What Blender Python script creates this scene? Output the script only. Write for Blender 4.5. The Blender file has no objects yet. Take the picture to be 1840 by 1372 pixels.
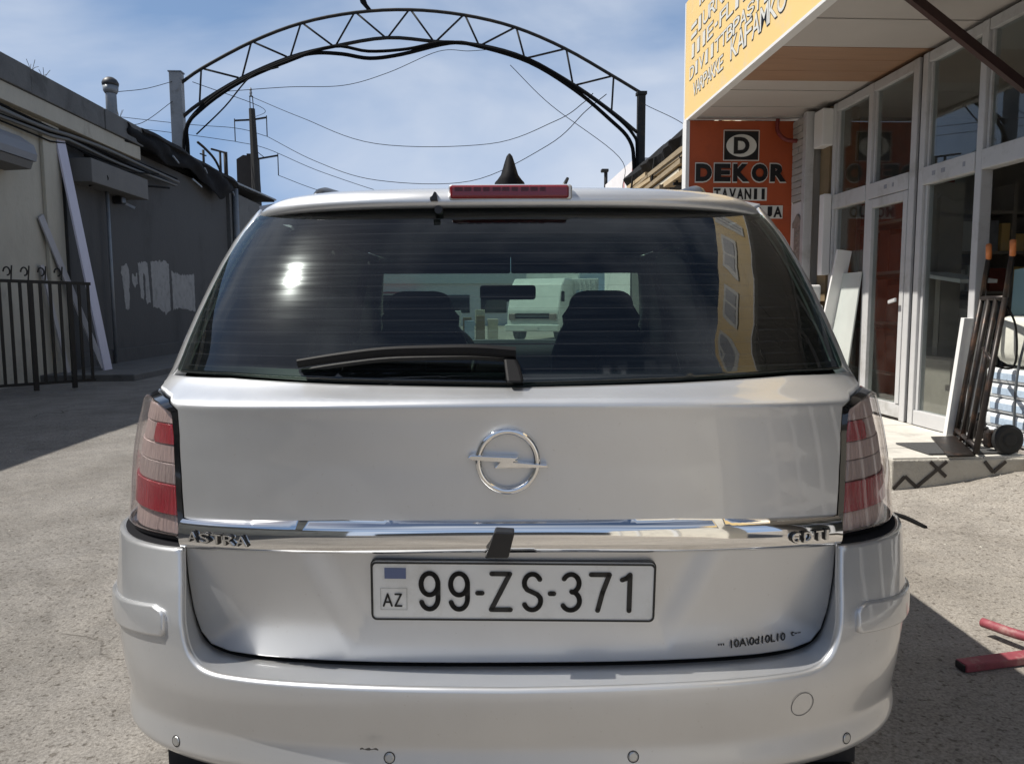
import bpy, bmesh, math, random
import numpy as np
from mathutils import Vector, Matrix, Quaternion
from mathutils.geometry import delaunay_2d_cdt

random.seed(7); np.random.seed(7)
sc = bpy.context.scene
COL = sc.collection

# ------------------------------------------------------------------ camera
cam_d = bpy.data.cameras.new('camera'); cam = bpy.data.objects.new('camera', cam_d); COL.objects.link(cam)
cam_d.sensor_width = 36.0; cam_d.lens = 27.0; cam_d.clip_start = .05; cam_d.clip_end = 2000
cam.location = (0, 0, 1.2)
_p = math.atan(136/1380.); _roll = math.radians(-.25)
cam.rotation_euler = (Matrix.Rotation(math.pi/2-_p, 3, 'X') @ Matrix.Rotation(_roll, 3, 'Z')).to_euler()
sc.camera = cam

# ------------------------------------------------------------------ sky
SUN = Vector((-.565, .035, .824)).normalized()
sun_el = math.asin(SUN.z); sun_az = math.atan2(SUN.x, SUN.y)
w = bpy.data.worlds.new('World'); sc.world = w; w.use_nodes = True
nt = w.node_tree; nt.nodes.clear()
N = nt.nodes.new; L = nt.links.new
out = N('ShaderNodeOutputWorld'); bg = N('ShaderNodeBackground'); bg.inputs[1].default_value = .056
sky = N('ShaderNodeTexSky'); sky.sky_type = 'NISHITA'; sky.sun_disc = False
sky.sun_elevation = sun_el; sky.sun_rotation = sun_az; sky.dust_density = .6; sky.ozone_density = 1.6; sky.air_density = 1.0
tc = N('ShaderNodeTexCoord'); mp = N('ShaderNodeMapping'); mp.inputs['Scale'].default_value = (1, 1, 2.2); mp.inputs['Location'].default_value = (1.7, .2, .1)
n1 = N('ShaderNodeTexNoise'); n1.inputs['Scale'].default_value = 2.1; n1.inputs['Detail'].default_value = 6; n1.inputs['Roughness'].default_value = .48; n1.inputs['Distortion'].default_value = .35
cr = N('ShaderNodeValToRGB'); cr.color_ramp.elements[0].position = .42; cr.color_ramp.elements[1].position = .70
cr.color_ramp.elements[0].color = (0, 0, 0, 1); cr.color_ramp.elements[1].color = (.85, .85, .85, 1)
mx = N('ShaderNodeMixRGB'); mx.inputs[2].default_value = (11.0, 11.8, 13.2, 1)
L(tc.outputs['Generated'], mp.inputs[0]); L(mp.outputs[0], n1.inputs['Vector']); L(n1.outputs['Fac'], cr.inputs[0])
sx_ = N('ShaderNodeSeparateXYZ'); L(tc.outputs['Generated'], sx_.inputs[0])
hz = N('ShaderNodeMapRange'); hz.inputs[1].default_value = 0; hz.inputs[2].default_value = .85; hz.inputs[3].default_value = .95; hz.inputs[4].default_value = .0; L(sx_.outputs['Z'], hz.inputs[0])
mh = N('ShaderNodeMixRGB'); mh.inputs[2].default_value = (4.2, 6.7, 11.3, 1); L(hz.outputs[0], mh.inputs[0]); L(sky.outputs[0], mh.inputs[1])
L(cr.outputs[0], mx.inputs[0]); L(mh.outputs[0], mx.inputs[1]); L(mx.outputs[0], bg.inputs[0]); L(bg.outputs[0], out.inputs[0])

# ------------------------------------------------------------------ sun and exposure
sd = bpy.data.lights.new('sun', 'SUN'); sd.energy = 5.0; sd.angle = math.radians(.5); sd.color = (1, .955, .88)
so = bpy.data.objects.new('sun', sd); COL.objects.link(so); so.rotation_euler = SUN.to_track_quat('Z', 'Y').to_euler(); so.location = (-20, 2, 30)
sc.view_settings.view_transform = 'Standard'; sc.view_settings.look = 'None'; sc.view_settings.exposure = 0.28; sc.view_settings.gamma = 1
sc.view_settings.use_curve_mapping = False
try:
    sc.cycles.max_bounces = 10; sc.cycles.transparent_max_bounces = 16; sc.cycles.sample_clamp_indirect = 6
except Exception: pass

# ------------------------------------------------------------------ materials
MATS = {}
def mat(name, col, rough=.6, metal=0., var=0., vscale=4., bump=0., bscale=30., coat=0., stain=None, sscale=1.2, spec=.5, stretch=None, detail=6):
    if name in MATS: return MATS[name]
    m = bpy.data.materials.new(name); m.use_nodes = True; t = m.node_tree; b = t.nodes['Principled BSDF']; MATS[name] = m
    b.inputs['Base Color'].default_value = (*col, 1); b.inputs['Roughness'].default_value = rough; b.inputs['Metallic'].default_value = metal
    b.inputs['Specular IOR Level'].default_value = spec
    if coat: b.inputs['Coat Weight'].default_value = coat; b.inputs['Coat Roughness'].default_value = .03
    n = t.nodes.new; l = t.links.new
    if var or bump or stain:
        co = n('ShaderNodeTexCoord'); mpn = n('ShaderNodeMapping'); l(co.outputs['Object'], mpn.inputs[0])
        if stretch: mpn.inputs['Scale'].default_value = stretch
    last = None
    if var:
        a = n('ShaderNodeTexNoise'); a.inputs['Scale'].default_value = vscale; a.inputs['Detail'].default_value = detail; a.inputs['Roughness'].default_value = .62
        l(mpn.outputs[0], a.inputs['Vector'])
        r = n('ShaderNodeMapRange'); r.inputs[1].default_value = .25; r.inputs[2].default_value = .75; r.inputs[3].default_value = 1-var; r.inputs[4].default_value = 1+var
        l(a.outputs['Fac'], r.inputs[0])
        v = n('ShaderNodeVectorMath'); v.operation = 'SCALE'; v.inputs[0].default_value = col; l(r.outputs[0], v.inputs['Scale']); last = v.outputs[0]
        rr = n('ShaderNodeMapRange'); rr.inputs[3].default_value = max(.02, rough-.08); rr.inputs[4].default_value = min(1, rough+.08); l(a.outputs['Fac'], rr.inputs[0]); l(rr.outputs[0], b.inputs['Roughness'])
    if stain:
        a2 = n('ShaderNodeTexNoise'); a2.inputs['Scale'].default_value = sscale; a2.inputs['Detail'].default_value = 8; a2.inputs['Roughness'].default_value = .7; l(mpn.outputs[0], a2.inputs['Vector'])
        r2 = n('ShaderNodeValToRGB'); r2.color_ramp.elements[0].position = .52; r2.color_ramp.elements[1].position = .68; l(a2.outputs['Fac'], r2.inputs[0])
        mxx = n('ShaderNodeMixRGB'); mxx.inputs[2].default_value = (*stain, 1); l(r2.outputs[0], mxx.inputs[0])
        if last: l(last, mxx.inputs[1])
        else: mxx.inputs[1].default_value = (*col, 1)
        last = mxx.outputs[0]
    if last: l(last, b.inputs['Base Color'])
    if bump:
        a3 = n('ShaderNodeTexNoise'); a3.inputs['Scale'].default_value = bscale; a3.inputs['Detail'].default_value = 8; l(mpn.outputs[0], a3.inputs['Vector'])
        bp = n('ShaderNodeBump'); bp.inputs['Strength'].default_value = bump; bp.inputs['Distance'].default_value = .02; l(a3.outputs['Fac'], bp.inputs['Height']); l(bp.outputs[0], b.inputs['Normal'])
    return m

def glass_mat(name, tint, ior=1.5, dust=0., dustcol=(.5, .5, .5), rough=0., haze=0., lines=False):
    m = bpy.data.materials.new(name); m.use_nodes = True; t = m.node_tree; t.nodes.clear(); n = t.nodes.new; l = t.links.new
    o = n('ShaderNodeOutputMaterial'); tr = n('ShaderNodeBsdfTransparent'); tr.inputs[0].default_value = (*tint, 1)
    g = n('ShaderNodeBsdfGlossy'); g.inputs['Roughness'].default_value = rough; g.inputs[0].default_value = (1, 1, 1, 1)
    f = n('ShaderNodeFresnel'); ge = n('ShaderNodeNewGeometry'); io = n('ShaderNodeMapRange'); io.inputs[3].default_value = ior; io.inputs[4].default_value = 1/ior   # thin sheet: same mirror from both sides
    l(ge.outputs['Backfacing'], io.inputs[0]); l(io.outputs[0], f.inputs[0])
    m1 = n('ShaderNodeMixShader'); l(f.outputs[0], m1.inputs[0]); l(tr.outputs[0], m1.inputs[1]); l(g.outputs[0], m1.inputs[2]); last = m1.outputs[0]
    co = n('ShaderNodeTexCoord')
    if dust:
        d = n('ShaderNodeBsdfDiffuse'); d.inputs[0].default_value = (*dustcol, 1)
        mpn = n('ShaderNodeMapping'); mpn.inputs['Scale'].default_value = (2, 2, 55) if lines else (3, 3, 3); l(co.outputs['Object'], mpn.inputs[0])
        ns = n('ShaderNodeTexNoise'); ns.inputs['Scale'].default_value = 2.5; ns.inputs['Detail'].default_value = 5; l(mpn.outputs[0], ns.inputs['Vector'])
        mr = n('ShaderNodeMapRange'); mr.inputs[1].default_value = .35; mr.inputs[2].default_value = .8; mr.inputs[3].default_value = dust*.35; mr.inputs[4].default_value = dust*1.6; l(ns.outputs['Fac'], mr.inputs[0])
        m2 = n('ShaderNodeMixShader'); l(mr.outputs[0], m2.inputs[0]); l(last, m2.inputs[1]); l(d.outputs[0], m2.inputs[2]); last = m2.outputs[0]
        if haze:
            g2 = n('ShaderNodeBsdfGlossy'); g2.inputs['Roughness'].default_value = .15; g2.inputs[0].default_value = (.9, 1, 1, 1)
            ml = n('ShaderNodeMath'); ml.operation = 'MULTIPLY'; l(mr.outputs[0], ml.inputs[0]); ml.inputs[1].default_value = haze
            m3 = n('ShaderNodeMixShader'); l(ml.outputs[0], m3.inputs[0]); l(last, m3.inputs[1]); l(g2.outputs[0], m3.inputs[2]); last = m3.outputs[0]
    if lines:
        sx = n('ShaderNodeSeparateXYZ'); l(co.outputs['Object'], sx.inputs[0])
        mm = n('ShaderNodeMath'); mm.operation = 'PINGPONG'; mm.inputs[1].default_value = .0115; l(sx.outputs['Z'], mm.inputs[0])
        lt = n('ShaderNodeMath'); lt.operation = 'LESS_THAN'; lt.inputs[1].default_value = .0007; l(mm.outputs[0], lt.inputs[0])
        md = n('ShaderNodeMath'); md.operation = 'MULTIPLY'; md.inputs[1].default_value = .20; l(lt.outputs[0], md.inputs[0])
        d2 = n('ShaderNodeBsdfDiffuse'); d2.inputs[0].default_value = (.07, .075, .085, 1)
        m4 = n('ShaderNodeMixShader'); l(md.outputs[0], m4.inputs[0]); l(last, m4.inputs[1]); l(d2.outputs[0], m4.inputs[2]); last = m4.outputs[0]
    l(last, o.inputs[0]); MATS[name] = m; return m

def ground_material():
    m = bpy.data.materials.new('dusty_asphalt'); m.use_nodes = True; t = m.node_tree; b = t.nodes['Principled BSDF']; n = t.nodes.new; l = t.links.new
    co = n('ShaderNodeTexCoord')
    def noise(s, d=6, r=.6):
        a = n('ShaderNodeTexNoise'); a.inputs['Scale'].default_value = s; a.inputs['Detail'].default_value = d; a.inputs['Roughness'].default_value = r; l(co.outputs['Object'], a.inputs['Vector']); return a.outputs['Fac']
    def ramp(f, p0, p1, c0, c1):
        r = n('ShaderNodeValToRGB'); r.color_ramp.elements[0].position = p0; r.color_ramp.elements[1].position = p1; r.color_ramp.elements[0].color = (*c0, 1); r.color_ramp.elements[1].color = (*c1, 1); l(f, r.inputs[0]); return r.outputs[0]
    def mul(a, c):
        r = n('ShaderNodeMixRGB'); r.blend_type = 'MULTIPLY'; r.inputs[0].default_value = 1; l(a, r.inputs[1]); l(c, r.inputs[2]); return r.outputs[0]
    big = ramp(noise(.55, 8, .65), .35, .68, (.32, .295, .262), (.42, .39, .352))
    mid = mul(ramp(noise(7, 8, .7), .3, .7, (.82, .82, .82), (1.08, 1.07, 1.05)), ramp(noise(1.7, 9, .72), .34, .56, (.74, .73, .72), (1.02, 1.02, 1.02)))
    fine = ramp(noise(95, 4, .7), .33, .62, (.62, .61, .60), (1.12, 1.12, 1.12))
    pits = ramp(noise(46, 3, .55), .34, .42, (.52, .50, .48), (1, 1, 1))
    vo = n('ShaderNodeTexVoronoi'); vo.feature = 'DISTANCE_TO_EDGE'; vo.inputs['Scale'].default_value = 1.1
    wn = n('ShaderNodeTexNoise'); wn.inputs['Scale'].default_value = 1.4; wn.inputs['Detail'].default_value = 6; l(co.outputs['Object'], wn.inputs['Vector'])
    ad = n('ShaderNodeVectorMath'); ad.operation = 'ADD'; l(co.outputs['Object'], ad.inputs[0]); l(wn.outputs['Color'], ad.inputs[1]); l(ad.outputs[0], vo.inputs['Vector'])
    crack0 = ramp(vo.outputs['Distance'], .004, .016, (.35, .33, .31), (1, 1, 1))
    msk = ramp(noise(.9, 3, .5), .60, .67, (0, 0, 0), (1, 1, 1))
    ck = n('ShaderNodeMixRGB'); l(msk, ck.inputs[0]); ck.inputs[1].default_value = (1, 1, 1, 1); l(crack0, ck.inputs[2])
    sx = n('ShaderNodeSeparateXYZ'); l(co.outputs['Object'], sx.inputs[0])
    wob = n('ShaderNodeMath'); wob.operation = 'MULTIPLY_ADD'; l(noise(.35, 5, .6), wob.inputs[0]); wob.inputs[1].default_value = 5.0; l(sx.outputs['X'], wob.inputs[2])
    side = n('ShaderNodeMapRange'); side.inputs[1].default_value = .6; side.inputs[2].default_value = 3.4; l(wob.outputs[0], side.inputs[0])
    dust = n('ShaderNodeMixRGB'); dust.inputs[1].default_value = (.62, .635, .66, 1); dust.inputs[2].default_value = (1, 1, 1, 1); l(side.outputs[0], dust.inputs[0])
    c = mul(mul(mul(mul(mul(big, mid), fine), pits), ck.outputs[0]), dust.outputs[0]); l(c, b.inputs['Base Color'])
    b.inputs['Roughness'].default_value = .92; b.inputs['Specular IOR Level'].default_value = .25
    h = mul(mul(fine, pits), ck.outputs[0])
    bp = n('ShaderNodeBump'); bp.inputs['Strength'].default_value = .55; bp.inputs['Distance'].default_value = .008; l(h, bp.inputs['Height']); l(bp.outputs[0], b.inputs['Normal'])
    MATS['asphalt'] = m; return m

PAINT = mat('silver_paint', (.63, .64, .655), .40, .74, coat=1.0, var=.02, vscale=5)
def dusty(m, amount, scale=3.0):
    t = m.node_tree; b = t.nodes['Principled BSDF']; n = t.nodes.new; l = t.links.new; co = n('ShaderNodeTexCoord'); mpn = n('ShaderNodeMapping'); mpn.inputs['Scale'].default_value = (1.6, 1.6, .7); l(co.outputs['Object'], mpn.inputs[0])
    a = n('ShaderNodeTexNoise'); a.inputs['Scale'].default_value = scale; a.inputs['Detail'].default_value = 9; a.inputs['Roughness'].default_value = .72; l(mpn.outputs[0], a.inputs['Vector'])
    r = n('ShaderNodeMapRange'); r.inputs[1].default_value = .42; r.inputs[2].default_value = .78; r.inputs[3].default_value = amount*.15; r.inputs[4].default_value = amount; l(a.outputs['Fac'], r.inputs[0])
    sx = n('ShaderNodeTexNoise'); sx.inputs['Scale'].default_value = 160; sx.inputs['Detail'].default_value = 2; l(co.outputs['Object'], sx.inputs['Vector'])
    sp = n('ShaderNodeMapRange'); sp.inputs[1].default_value = .70; sp.inputs[2].default_value = .76; sp.inputs[4].default_value = .22; l(sx.outputs['Fac'], sp.inputs[0])
    ad = n('ShaderNodeMath'); ad.operation = 'ADD'; ad.use_clamp = True; l(r.outputs[0], ad.inputs[0]); l(sp.outputs[0], ad.inputs[1])
    d = n('ShaderNodeBsdfDiffuse'); d.inputs[0].default_value = (.36, .335, .30, 1); mx_ = n('ShaderNodeMixShader'); l(ad.outputs[0], mx_.inputs[0]); l(b.outputs[0], mx_.inputs[1]); l(d.outputs[0], mx_.inputs[2]); l(mx_.outputs[0], t.nodes['Material Output'].inputs[0]); return mx_
_dust = dusty(PAINT, .11)
def lining(m):
    t = m.node_tree; b = t.nodes['Principled BSDF']; o = t.nodes['Material Output']; g = t.nodes.new('ShaderNodeNewGeometry'); d = t.nodes.new('ShaderNodeBsdfDiffuse'); d.inputs[0].default_value = (.02, .02, .022, 1)
    x = t.nodes.new('ShaderNodeMixShader'); t.links.new(g.outputs['Backfacing'], x.inputs[0]); t.links.new(_dust.outputs[0], x.inputs[1]); t.links.new(d.outputs[0], x.inputs[2]); t.links.new(x.outputs[0], o.inputs[0])
lining(PAINT)
BLKPL = mat('black_plastic', (.012, .012, .013), .38)
GLOSSB = mat('gloss_black', (.006, .006, .007), .08, coat=.5)
RUBBER = mat('rubber', (.014, .014, .014), .7, bump=.1, bscale=80)
CHROME = mat('chrome', (.80, .80, .80), .045, 1.)
INTER = mat('cabin_fabric', (.018, .018, .022), .8, var=.2, vscale=20)
HEADL = mat('headliner', (.06, .06, .065), .9)
REDL = mat('red_lens', (.26, .006, .017), .2, coat=.3, var=.12, vscale=9, bump=.4, bscale=14, stretch=(9, 9, 1))
REDBL = mat('red_brake_lens', (.20, .006, .012), .15, coat=.5)
REDDK = mat('red_cell', (.07, .004, .006), .25)
REFL = mat('lamp_reflector', (.42, .335, .315), .3, .2, bump=.5, bscale=14, var=.14, vscale=9, stretch=(9, 9, 1))
REFLD = mat('lamp_reflector_dim', (.34, .285, .27), .3, .2, bump=.5, bscale=14, var=.14, vscale=9, stretch=(9, 9, 1))
PLATEW = mat('plate_white', (.68, .68, .665), .35, var=.05, vscale=14, coat=.3, stain=(.58, .57, .54), sscale=9)
INKB = mat('ink_black', (.008, .008, .009), .45)
FLAG = mat('flag_blue', (.10, .13, .24), .4)
GREYMET = mat('grey_metal', (.22, .23, .24), .5, .6, var=.15, vscale=6)
RGLASS = glass_mat('rear_glass', (.31, .39, .355), 1.58, dust=.008, dustcol=(.38, .46, .52), haze=.8, lines=True)
FGLASS = glass_mat('front_side_glass', (.03, .035, .035), 1.35)
SGLASS = glass_mat('side_glass', (.008, .009, .009), 1.35)
WGLASS = glass_mat('windscreen_glass', (.80, .96, .87), 1.45)
LGLASS = glass_mat('lamp_cover_glass', (.97, .94, .94), 1.5, dust=.06, dustcol=(.72, .64, .62))
PANE = glass_mat('shop_glass', (.84, .87, .86), 1.4, dust=.012, dustcol=(.5, .5, .48))
ALU = mat('white_aluminium', (.50, .50, .50), .42, .0, var=.06, vscale=5, stain=(.36, .355, .34), sscale=2.5)
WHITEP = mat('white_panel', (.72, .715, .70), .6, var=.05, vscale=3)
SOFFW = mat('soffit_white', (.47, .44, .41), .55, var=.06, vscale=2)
SOFFB = mat('soffit_wood', (.33, .20, .125), .5, var=.14, vscale=3, stretch=(1, 12, 1))
YELLOW = mat('yellow_sign', (.80, .56, .22), .55, var=.03, vscale=2, stain=(.70, .54, .30), sscale=3)
ORANGE = mat('orange_sign', (.40, .075, .022), .5, var=.06, vscale=2.5, stain=(.34, .065, .022), sscale=2)
SIGNOFF = mat('sign_letter_white', (.66, .65, .60), .5)
SIGNGREY = mat('sign_grey', (.28, .29, .32), .5, var=.2, vscale=20)
BRICKW = mat('white_brick', (.44, .42, .39), .75, var=.08, vscale=9, bump=.25, bscale=40)
MORTAR = mat('mortar', (.40, .385, .36), .9, bump=.3, bscale=60)
STONEP = mat('carved_stone', (.30, .255, .22), .8, var=.3, vscale=30, bump=.8, bscale=60)
BROWNS = mat('brown_steel', (.035, .014, .012), .45, var=.2, vscale=8)
PLAT = mat('platform_concrete', (.46, .435, .38), .85, var=.12, vscale=5, bump=.4, bscale=50, stain=(.30, .28, .25), sscale=3)
TILE = mat('platform_tile', (.58, .555, .50), .7, var=.10, vscale=7, stain=(.42, .40, .36), sscale=4)
PATT = mat('pattern_brown', (.035, .028, .024), .6)
MATG = mat('door_mat', (.075, .075, .075), .95, var=.2, vscale=60, bump=.6, bscale=200)
ROOMD = mat('shop_room', (.34, .31, .28), .85, var=.2, vscale=2)
SHELF = mat('shop_shelf', (.34, .30, .26), .6, var=.15, vscale=5)
REDBR = mat('red_tile_goods', (.26, .07, .05), .7, var=.25, vscale=9)
WOODG = mat('wood_goods', (.32, .20, .11), .6, var=.2, vscale=5)
DOLLY = mat('dolly_steel', (.030, .025, .023), .42, .5, var=.3, vscale=20, stain=(.10, .055, .035), sscale=9)
GRIP = mat('orange_grip', (.62, .20, .06), .5)
REDM = mat('red_steel', (.27, .06, .075), .6, var=.25, vscale=22, stain=(.34, .20, .18), sscale=14)
FOAM = mat('wrapped_goods', (.74, .76, .77), .3, var=.06, vscale=10, bump=.3, bscale=14)
FOAMB = mat('wrapped_print', (.42, .52, .64), .35, var=.2, vscale=30)
SACK = mat('pale_sack', (.60, .60, .53), .75, var=.1, vscale=6, bump=.4, bscale=8)
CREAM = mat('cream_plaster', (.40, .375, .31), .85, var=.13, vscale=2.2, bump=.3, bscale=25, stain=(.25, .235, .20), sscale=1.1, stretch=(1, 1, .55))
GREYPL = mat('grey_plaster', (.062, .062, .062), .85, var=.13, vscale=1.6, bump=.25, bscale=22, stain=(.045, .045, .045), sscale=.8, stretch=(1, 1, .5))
CONC = mat('parapet_concrete', (.105, .105, .102), .8, var=.2, vscale=2.5, bump=.25, bscale=25, stain=(.06, .06, .058), sscale=1.8)
LINTEL = mat('lintel_concrete', (.13, .127, .12), .8, var=.12, vscale=3, bump=.2, bscale=25)
ROOFB = mat('roof_felt', (.020, .020, .021), .9, spec=.15, var=.25, vscale=4, bump=.4, bscale=18)
TARP = mat('black_tarp', (.007, .007, .008), .85, spec=.15, var=.3, vscale=6, bump=.5, bscale=9)
CABLE = mat('cable_black', (.008, .008, .008), .9, spec=.1)
CABLEG = mat('cable_grey', (.10, .10, .095), .6)
BOARDL = mat('lilac_board', (.50, .49, .58), .55, var=.07, vscale=4, stretch=(4, 4, .5))
BOARDG = mat('grey_board', (.34, .33, .34), .6, var=.08, vscale=4, stretch=(4, 4, .5))
FENCE = mat('fence_iron', (.010, .010, .010), .5, .2, var=.3, vscale=20)
GALV = mat('galvanised', (.22, .24, .26), .55, .4, var=.15, vscale=8, stain=(.25, .24, .23), sscale=4)
RUST = mat('rusty_steel', (.028, .028, .027), .75, .0, spec=.2, var=.3, vscale=9, stain=(.07, .05, .035), sscale=5)
POSTG = mat('post_grey', (.24, .245, .25), .55, .2, var=.15, vscale=5, stain=(.15, .14, .13), sscale=3)
POLEC = mat('pole_concrete', (.03, .028, .025), .85, var=.2, vscale=5)
GRAFF = mat('graffiti_paint', (.26, .26, .255), .8, var=.14, vscale=6, stain=(.17, .17, .168), sscale=5)
WALLW = mat('white_wall', (.72, .69, .69), .8, var=.05, vscale=2.5)
REDMK = mat('red_mark', (.45, .12, .13), .8, var=.2, vscale=5)
TIMB = [mat('timber_a', (.42, .32, .19), .8, var=.2, vscale=6, stretch=(4, .6, 4)), mat('timber_b', (.27, .21, .13), .8, var=.25, vscale=6, stretch=(4, .6, 4)), mat('timber_c', (.62, .57, .45), .8, var=.12, vscale=5)]
TRUCKW = mat('truck_white', (.66, .68, .66), .35, var=.05, vscale=4, coat=.4)
BLUEP = mat('blue_paint', (.12, .2, .32), .5); GREENP = mat('green_leaf', (.05, .09, .03), .7)
RAGM = mat('rag_cloth', (.30, .275, .235), .9, var=.2, vscale=12, bump=.8, bscale=25)
CLOTH = [mat('cloth_dark', (.03, .03, .04), .9), mat('cloth_blue', (.06, .08, .14), .9), mat('skin', (.42, .27, .2), .6)]
ASPH = ground_material()

# ------------------------------------------------------------------ object helpers
RZ = math.radians(3.0); CA, SA = math.cos(RZ), math.sin(RZ)
def rot(p): return (p[0]*CA-p[1]*SA, p[0]*SA+p[1]*CA, p[2])      # street frame -> world
BASE = {}; ROTD = set()
def tag(o, label=None, cat=None, group=None, kind=None):
    if label: o['label'] = label
    if cat: o['category'] = cat
    if group: o['group'] = group
    if kind: o['kind'] = kind
    return o
def thing(name, label, cat, base=(0, 0, 0), group=None, street=True):
    o = bpy.data.objects.new(name, None); COL.objects.link(o); o.empty_display_size = .1
    o.location = rot(base) if street else base
    if street: o.rotation_euler = (0, 0, RZ)
    BASE[o.name] = base; tag(o, label, cat, group); return o
def mesh(name, verts, faces, m, parent=None, base=None, smooth=False, street=True, normals=None):
    b = BASE.get(parent.name, (0, 0, 0)) if parent is not None else (base or (0, 0, 0))
    me = bpy.data.meshes.new(name); me.from_pydata([(v[0]-b[0], v[1]-b[1], v[2]-b[2]) for v in verts], [], [tuple(int(i) for i in f) for f in faces])
    me.materials.append(m if not isinstance(m, str) else MATS[m])
    if smooth: me.polygons.foreach_set('use_smooth', [True]*len(me.polygons))
    me.update()
    if normals is not None: me.normals_split_custom_set_from_vertices([tuple(x) for x in normals])
    o = bpy.data.objects.new(name, me); COL.objects.link(o); BASE[o.name] = b
    if parent is not None: o.parent = parent
    else:
        o.location = rot(b) if street else b
        if street: o.rotation_euler = (0, 0, RZ)
    return o
def boxv(x0, x1, y0, y1, z0, z1):
    v = [(x0, y0, z0), (x1, y0, z0), (x1, y1, z0), (x0, y1, z0), (x0, y0, z1), (x1, y0, z1), (x1, y1, z1), (x0, y1, z1)]
    f = [(0, 3, 2, 1), (4, 5, 6, 7), (0, 1, 5, 4), (1, 2, 6, 5), (2, 3, 7, 6), (3, 0, 4, 7)]
    return v, f
def bevel_vf(v, f, r, seg=2):
    bm = bmesh.new(); vs = [bm.verts.new(p) for p in v]
    for q in f: bm.faces.new([vs[i] for i in q])
    bmesh.ops.bevel(bm, geom=bm.edges[:], offset=r, segments=seg, profile=.5, affect='EDGES', clamp_overlap=True)
    bm.verts.index_update(); o = ([tuple(x.co) for x in bm.verts], [[x.index for x in q.verts] for q in bm.faces]); bm.free(); return o
def box(name, x0, x1, y0, y1, z0, z1, m, parent=None, bev=0., base=None, street=True, seg=2):
    v, f = boxv(min(x0, x1), max(x0, x1), min(y0, y1), max(y0, y1), min(z0, z1), max(z0, z1))
    if bev: v, f = bevel_vf(v, f, bev, seg)
    return mesh(name, v, f, m, parent, base, smooth=False, street=street)
def tube_vf(pts, r, sides=8, caps=True):
    P = [Vector(p) for p in pts]; n = len(P); R = r if isinstance(r, (list, tuple)) else [r]*n
    v = []; f = []; up = None
    for i in range(n):
        d = (P[min(i+1, n-1)]-P[max(i-1, 0)]).normalized()
        if up is None: up = d.orthogonal().normalized()
        up = (up-d*up.dot(d)); up = up.normalized() if up.length > 1e-6 else d.orthogonal().normalized()
        sd_ = d.cross(up)
        for k in range(sides):
            a = 2*math.pi*k/sides; v.append(tuple(P[i]+(up*math.cos(a)+sd_*math.sin(a))*R[i]))
    for i in range(n-1):
        for k in range(sides):
            k2 = (k+1) % sides; f.append((i*sides+k, i*sides+k2, (i+1)*sides+k2, (i+1)*sides+k))
    if caps: f.append(tuple(range(sides))[::-1]); f.append(tuple((n-1)*sides+k for k in range(sides)))
    return v, f
def tube(name, pts, r, m, parent=None, sides=8, base=None, street=True):
    v, f = tube_vf(pts, r, sides); return mesh(name, v, f, m, parent, base, smooth=True, street=street)
def bar_vf(a, b, wx, wy, up=(0, 0, 1)):
    a, b = Vector(a), Vector(b); d = (b-a).normalized(); u = Vector(up); u = u-d*u.dot(d)
    if u.length < 1e-4: u = d.orthogonal()
    u.normalize(); s = d.cross(u); v = []
    for p in (a, b):
        for i, j in ((-1, -1), (1, -1), (1, 1), (-1, 1)): v.append(tuple(p+s*(i*wx/2)+u*(j*wy/2)))
    return v, [(3, 2, 1, 0), (4, 5, 6, 7), (0, 1, 5, 4), (1, 2, 6, 5), (2, 3, 7, 6), (3, 0, 4, 7)]
def bar(name, a, b, wx, wy, m, parent=None, base=None, up=(0, 0, 1), bev=0., street=True):
    v, f = bar_vf(a, b, wx, wy, up)
    if bev: v, f = bevel_vf(v, f, bev)
    return mesh(name, v, f, m, parent, base, street=street)
def lathe_vf(prof, c=(0, 0, 0), n=24, axis='z'):
    v = []; f = []
    for r, h in prof:
        for k in range(n):
            a = 2*math.pi*k/n; x, y = r*math.cos(a), r*math.sin(a)
            p = (x, y, h) if axis == 'z' else ((h, x, y) if axis == 'x' else (x, h, y))
            v.append((p[0]+c[0], p[1]+c[1], p[2]+c[2]))
    m_ = len(prof)
    for i in range(m_-1):
        for k in range(n):
            k2 = (k+1) % n; q = (i*n+k, i*n+k2, (i+1)*n+k2, (i+1)*n+k); f.append(q if axis != 'y' else q[::-1])
    if prof[0][0] > 1e-5: f.append(tuple(range(n))[::-1])
    if prof[-1][0] > 1e-5: f.append(tuple((m_-1)*n+k for k in range(n)))
    return v, f
def lathe(name, prof, c, m, parent=None, n=24, axis='z', base=None, street=True):
    v, f = lathe_vf(prof, c, n, axis); return mesh(name, v, f, m, parent, base, smooth=False, street=street)
def merge(*vfs):
    V = []; Fc = []
    for v, f in vfs:
        o = len(V); V += list(v); Fc += [tuple(i+o for i in q) for q in f]
    return V, Fc
def prism_vf(poly, fn0, fn1):
    """poly: 2D points; fn0/fn1 map a 2D point to the near and far 3D face"""
    n = len(poly); v = [fn0(*p) for p in poly]+[fn1(*p) for p in poly]
    f = [tuple(range(n)), tuple(range(2*n-1, n-1, -1))]+[(i, i+n, (i+1) % n+n, (i+1) % n) for i in range(n)]
    return v, f
def cat_rom(pts, k=6):
    P = [np.array(p, float) for p in pts]; P = [2*P[0]-P[1]]+P+[2*P[-1]-P[-2]]; o = []
    for i in range(1, len(P)-2):
        for t in np.linspace(0, 1, k, endpoint=False):
            a, b, c, d = P[i-1:i+3]; o.append(.5*((2*b)+(-a+c)*t+(2*a-5*b+4*c-d)*t*t+(-a+3*b-3*c+d)*t**3))
    o.append(P[-2]); return [tuple(x) for x in o]
_tc = {}
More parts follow.
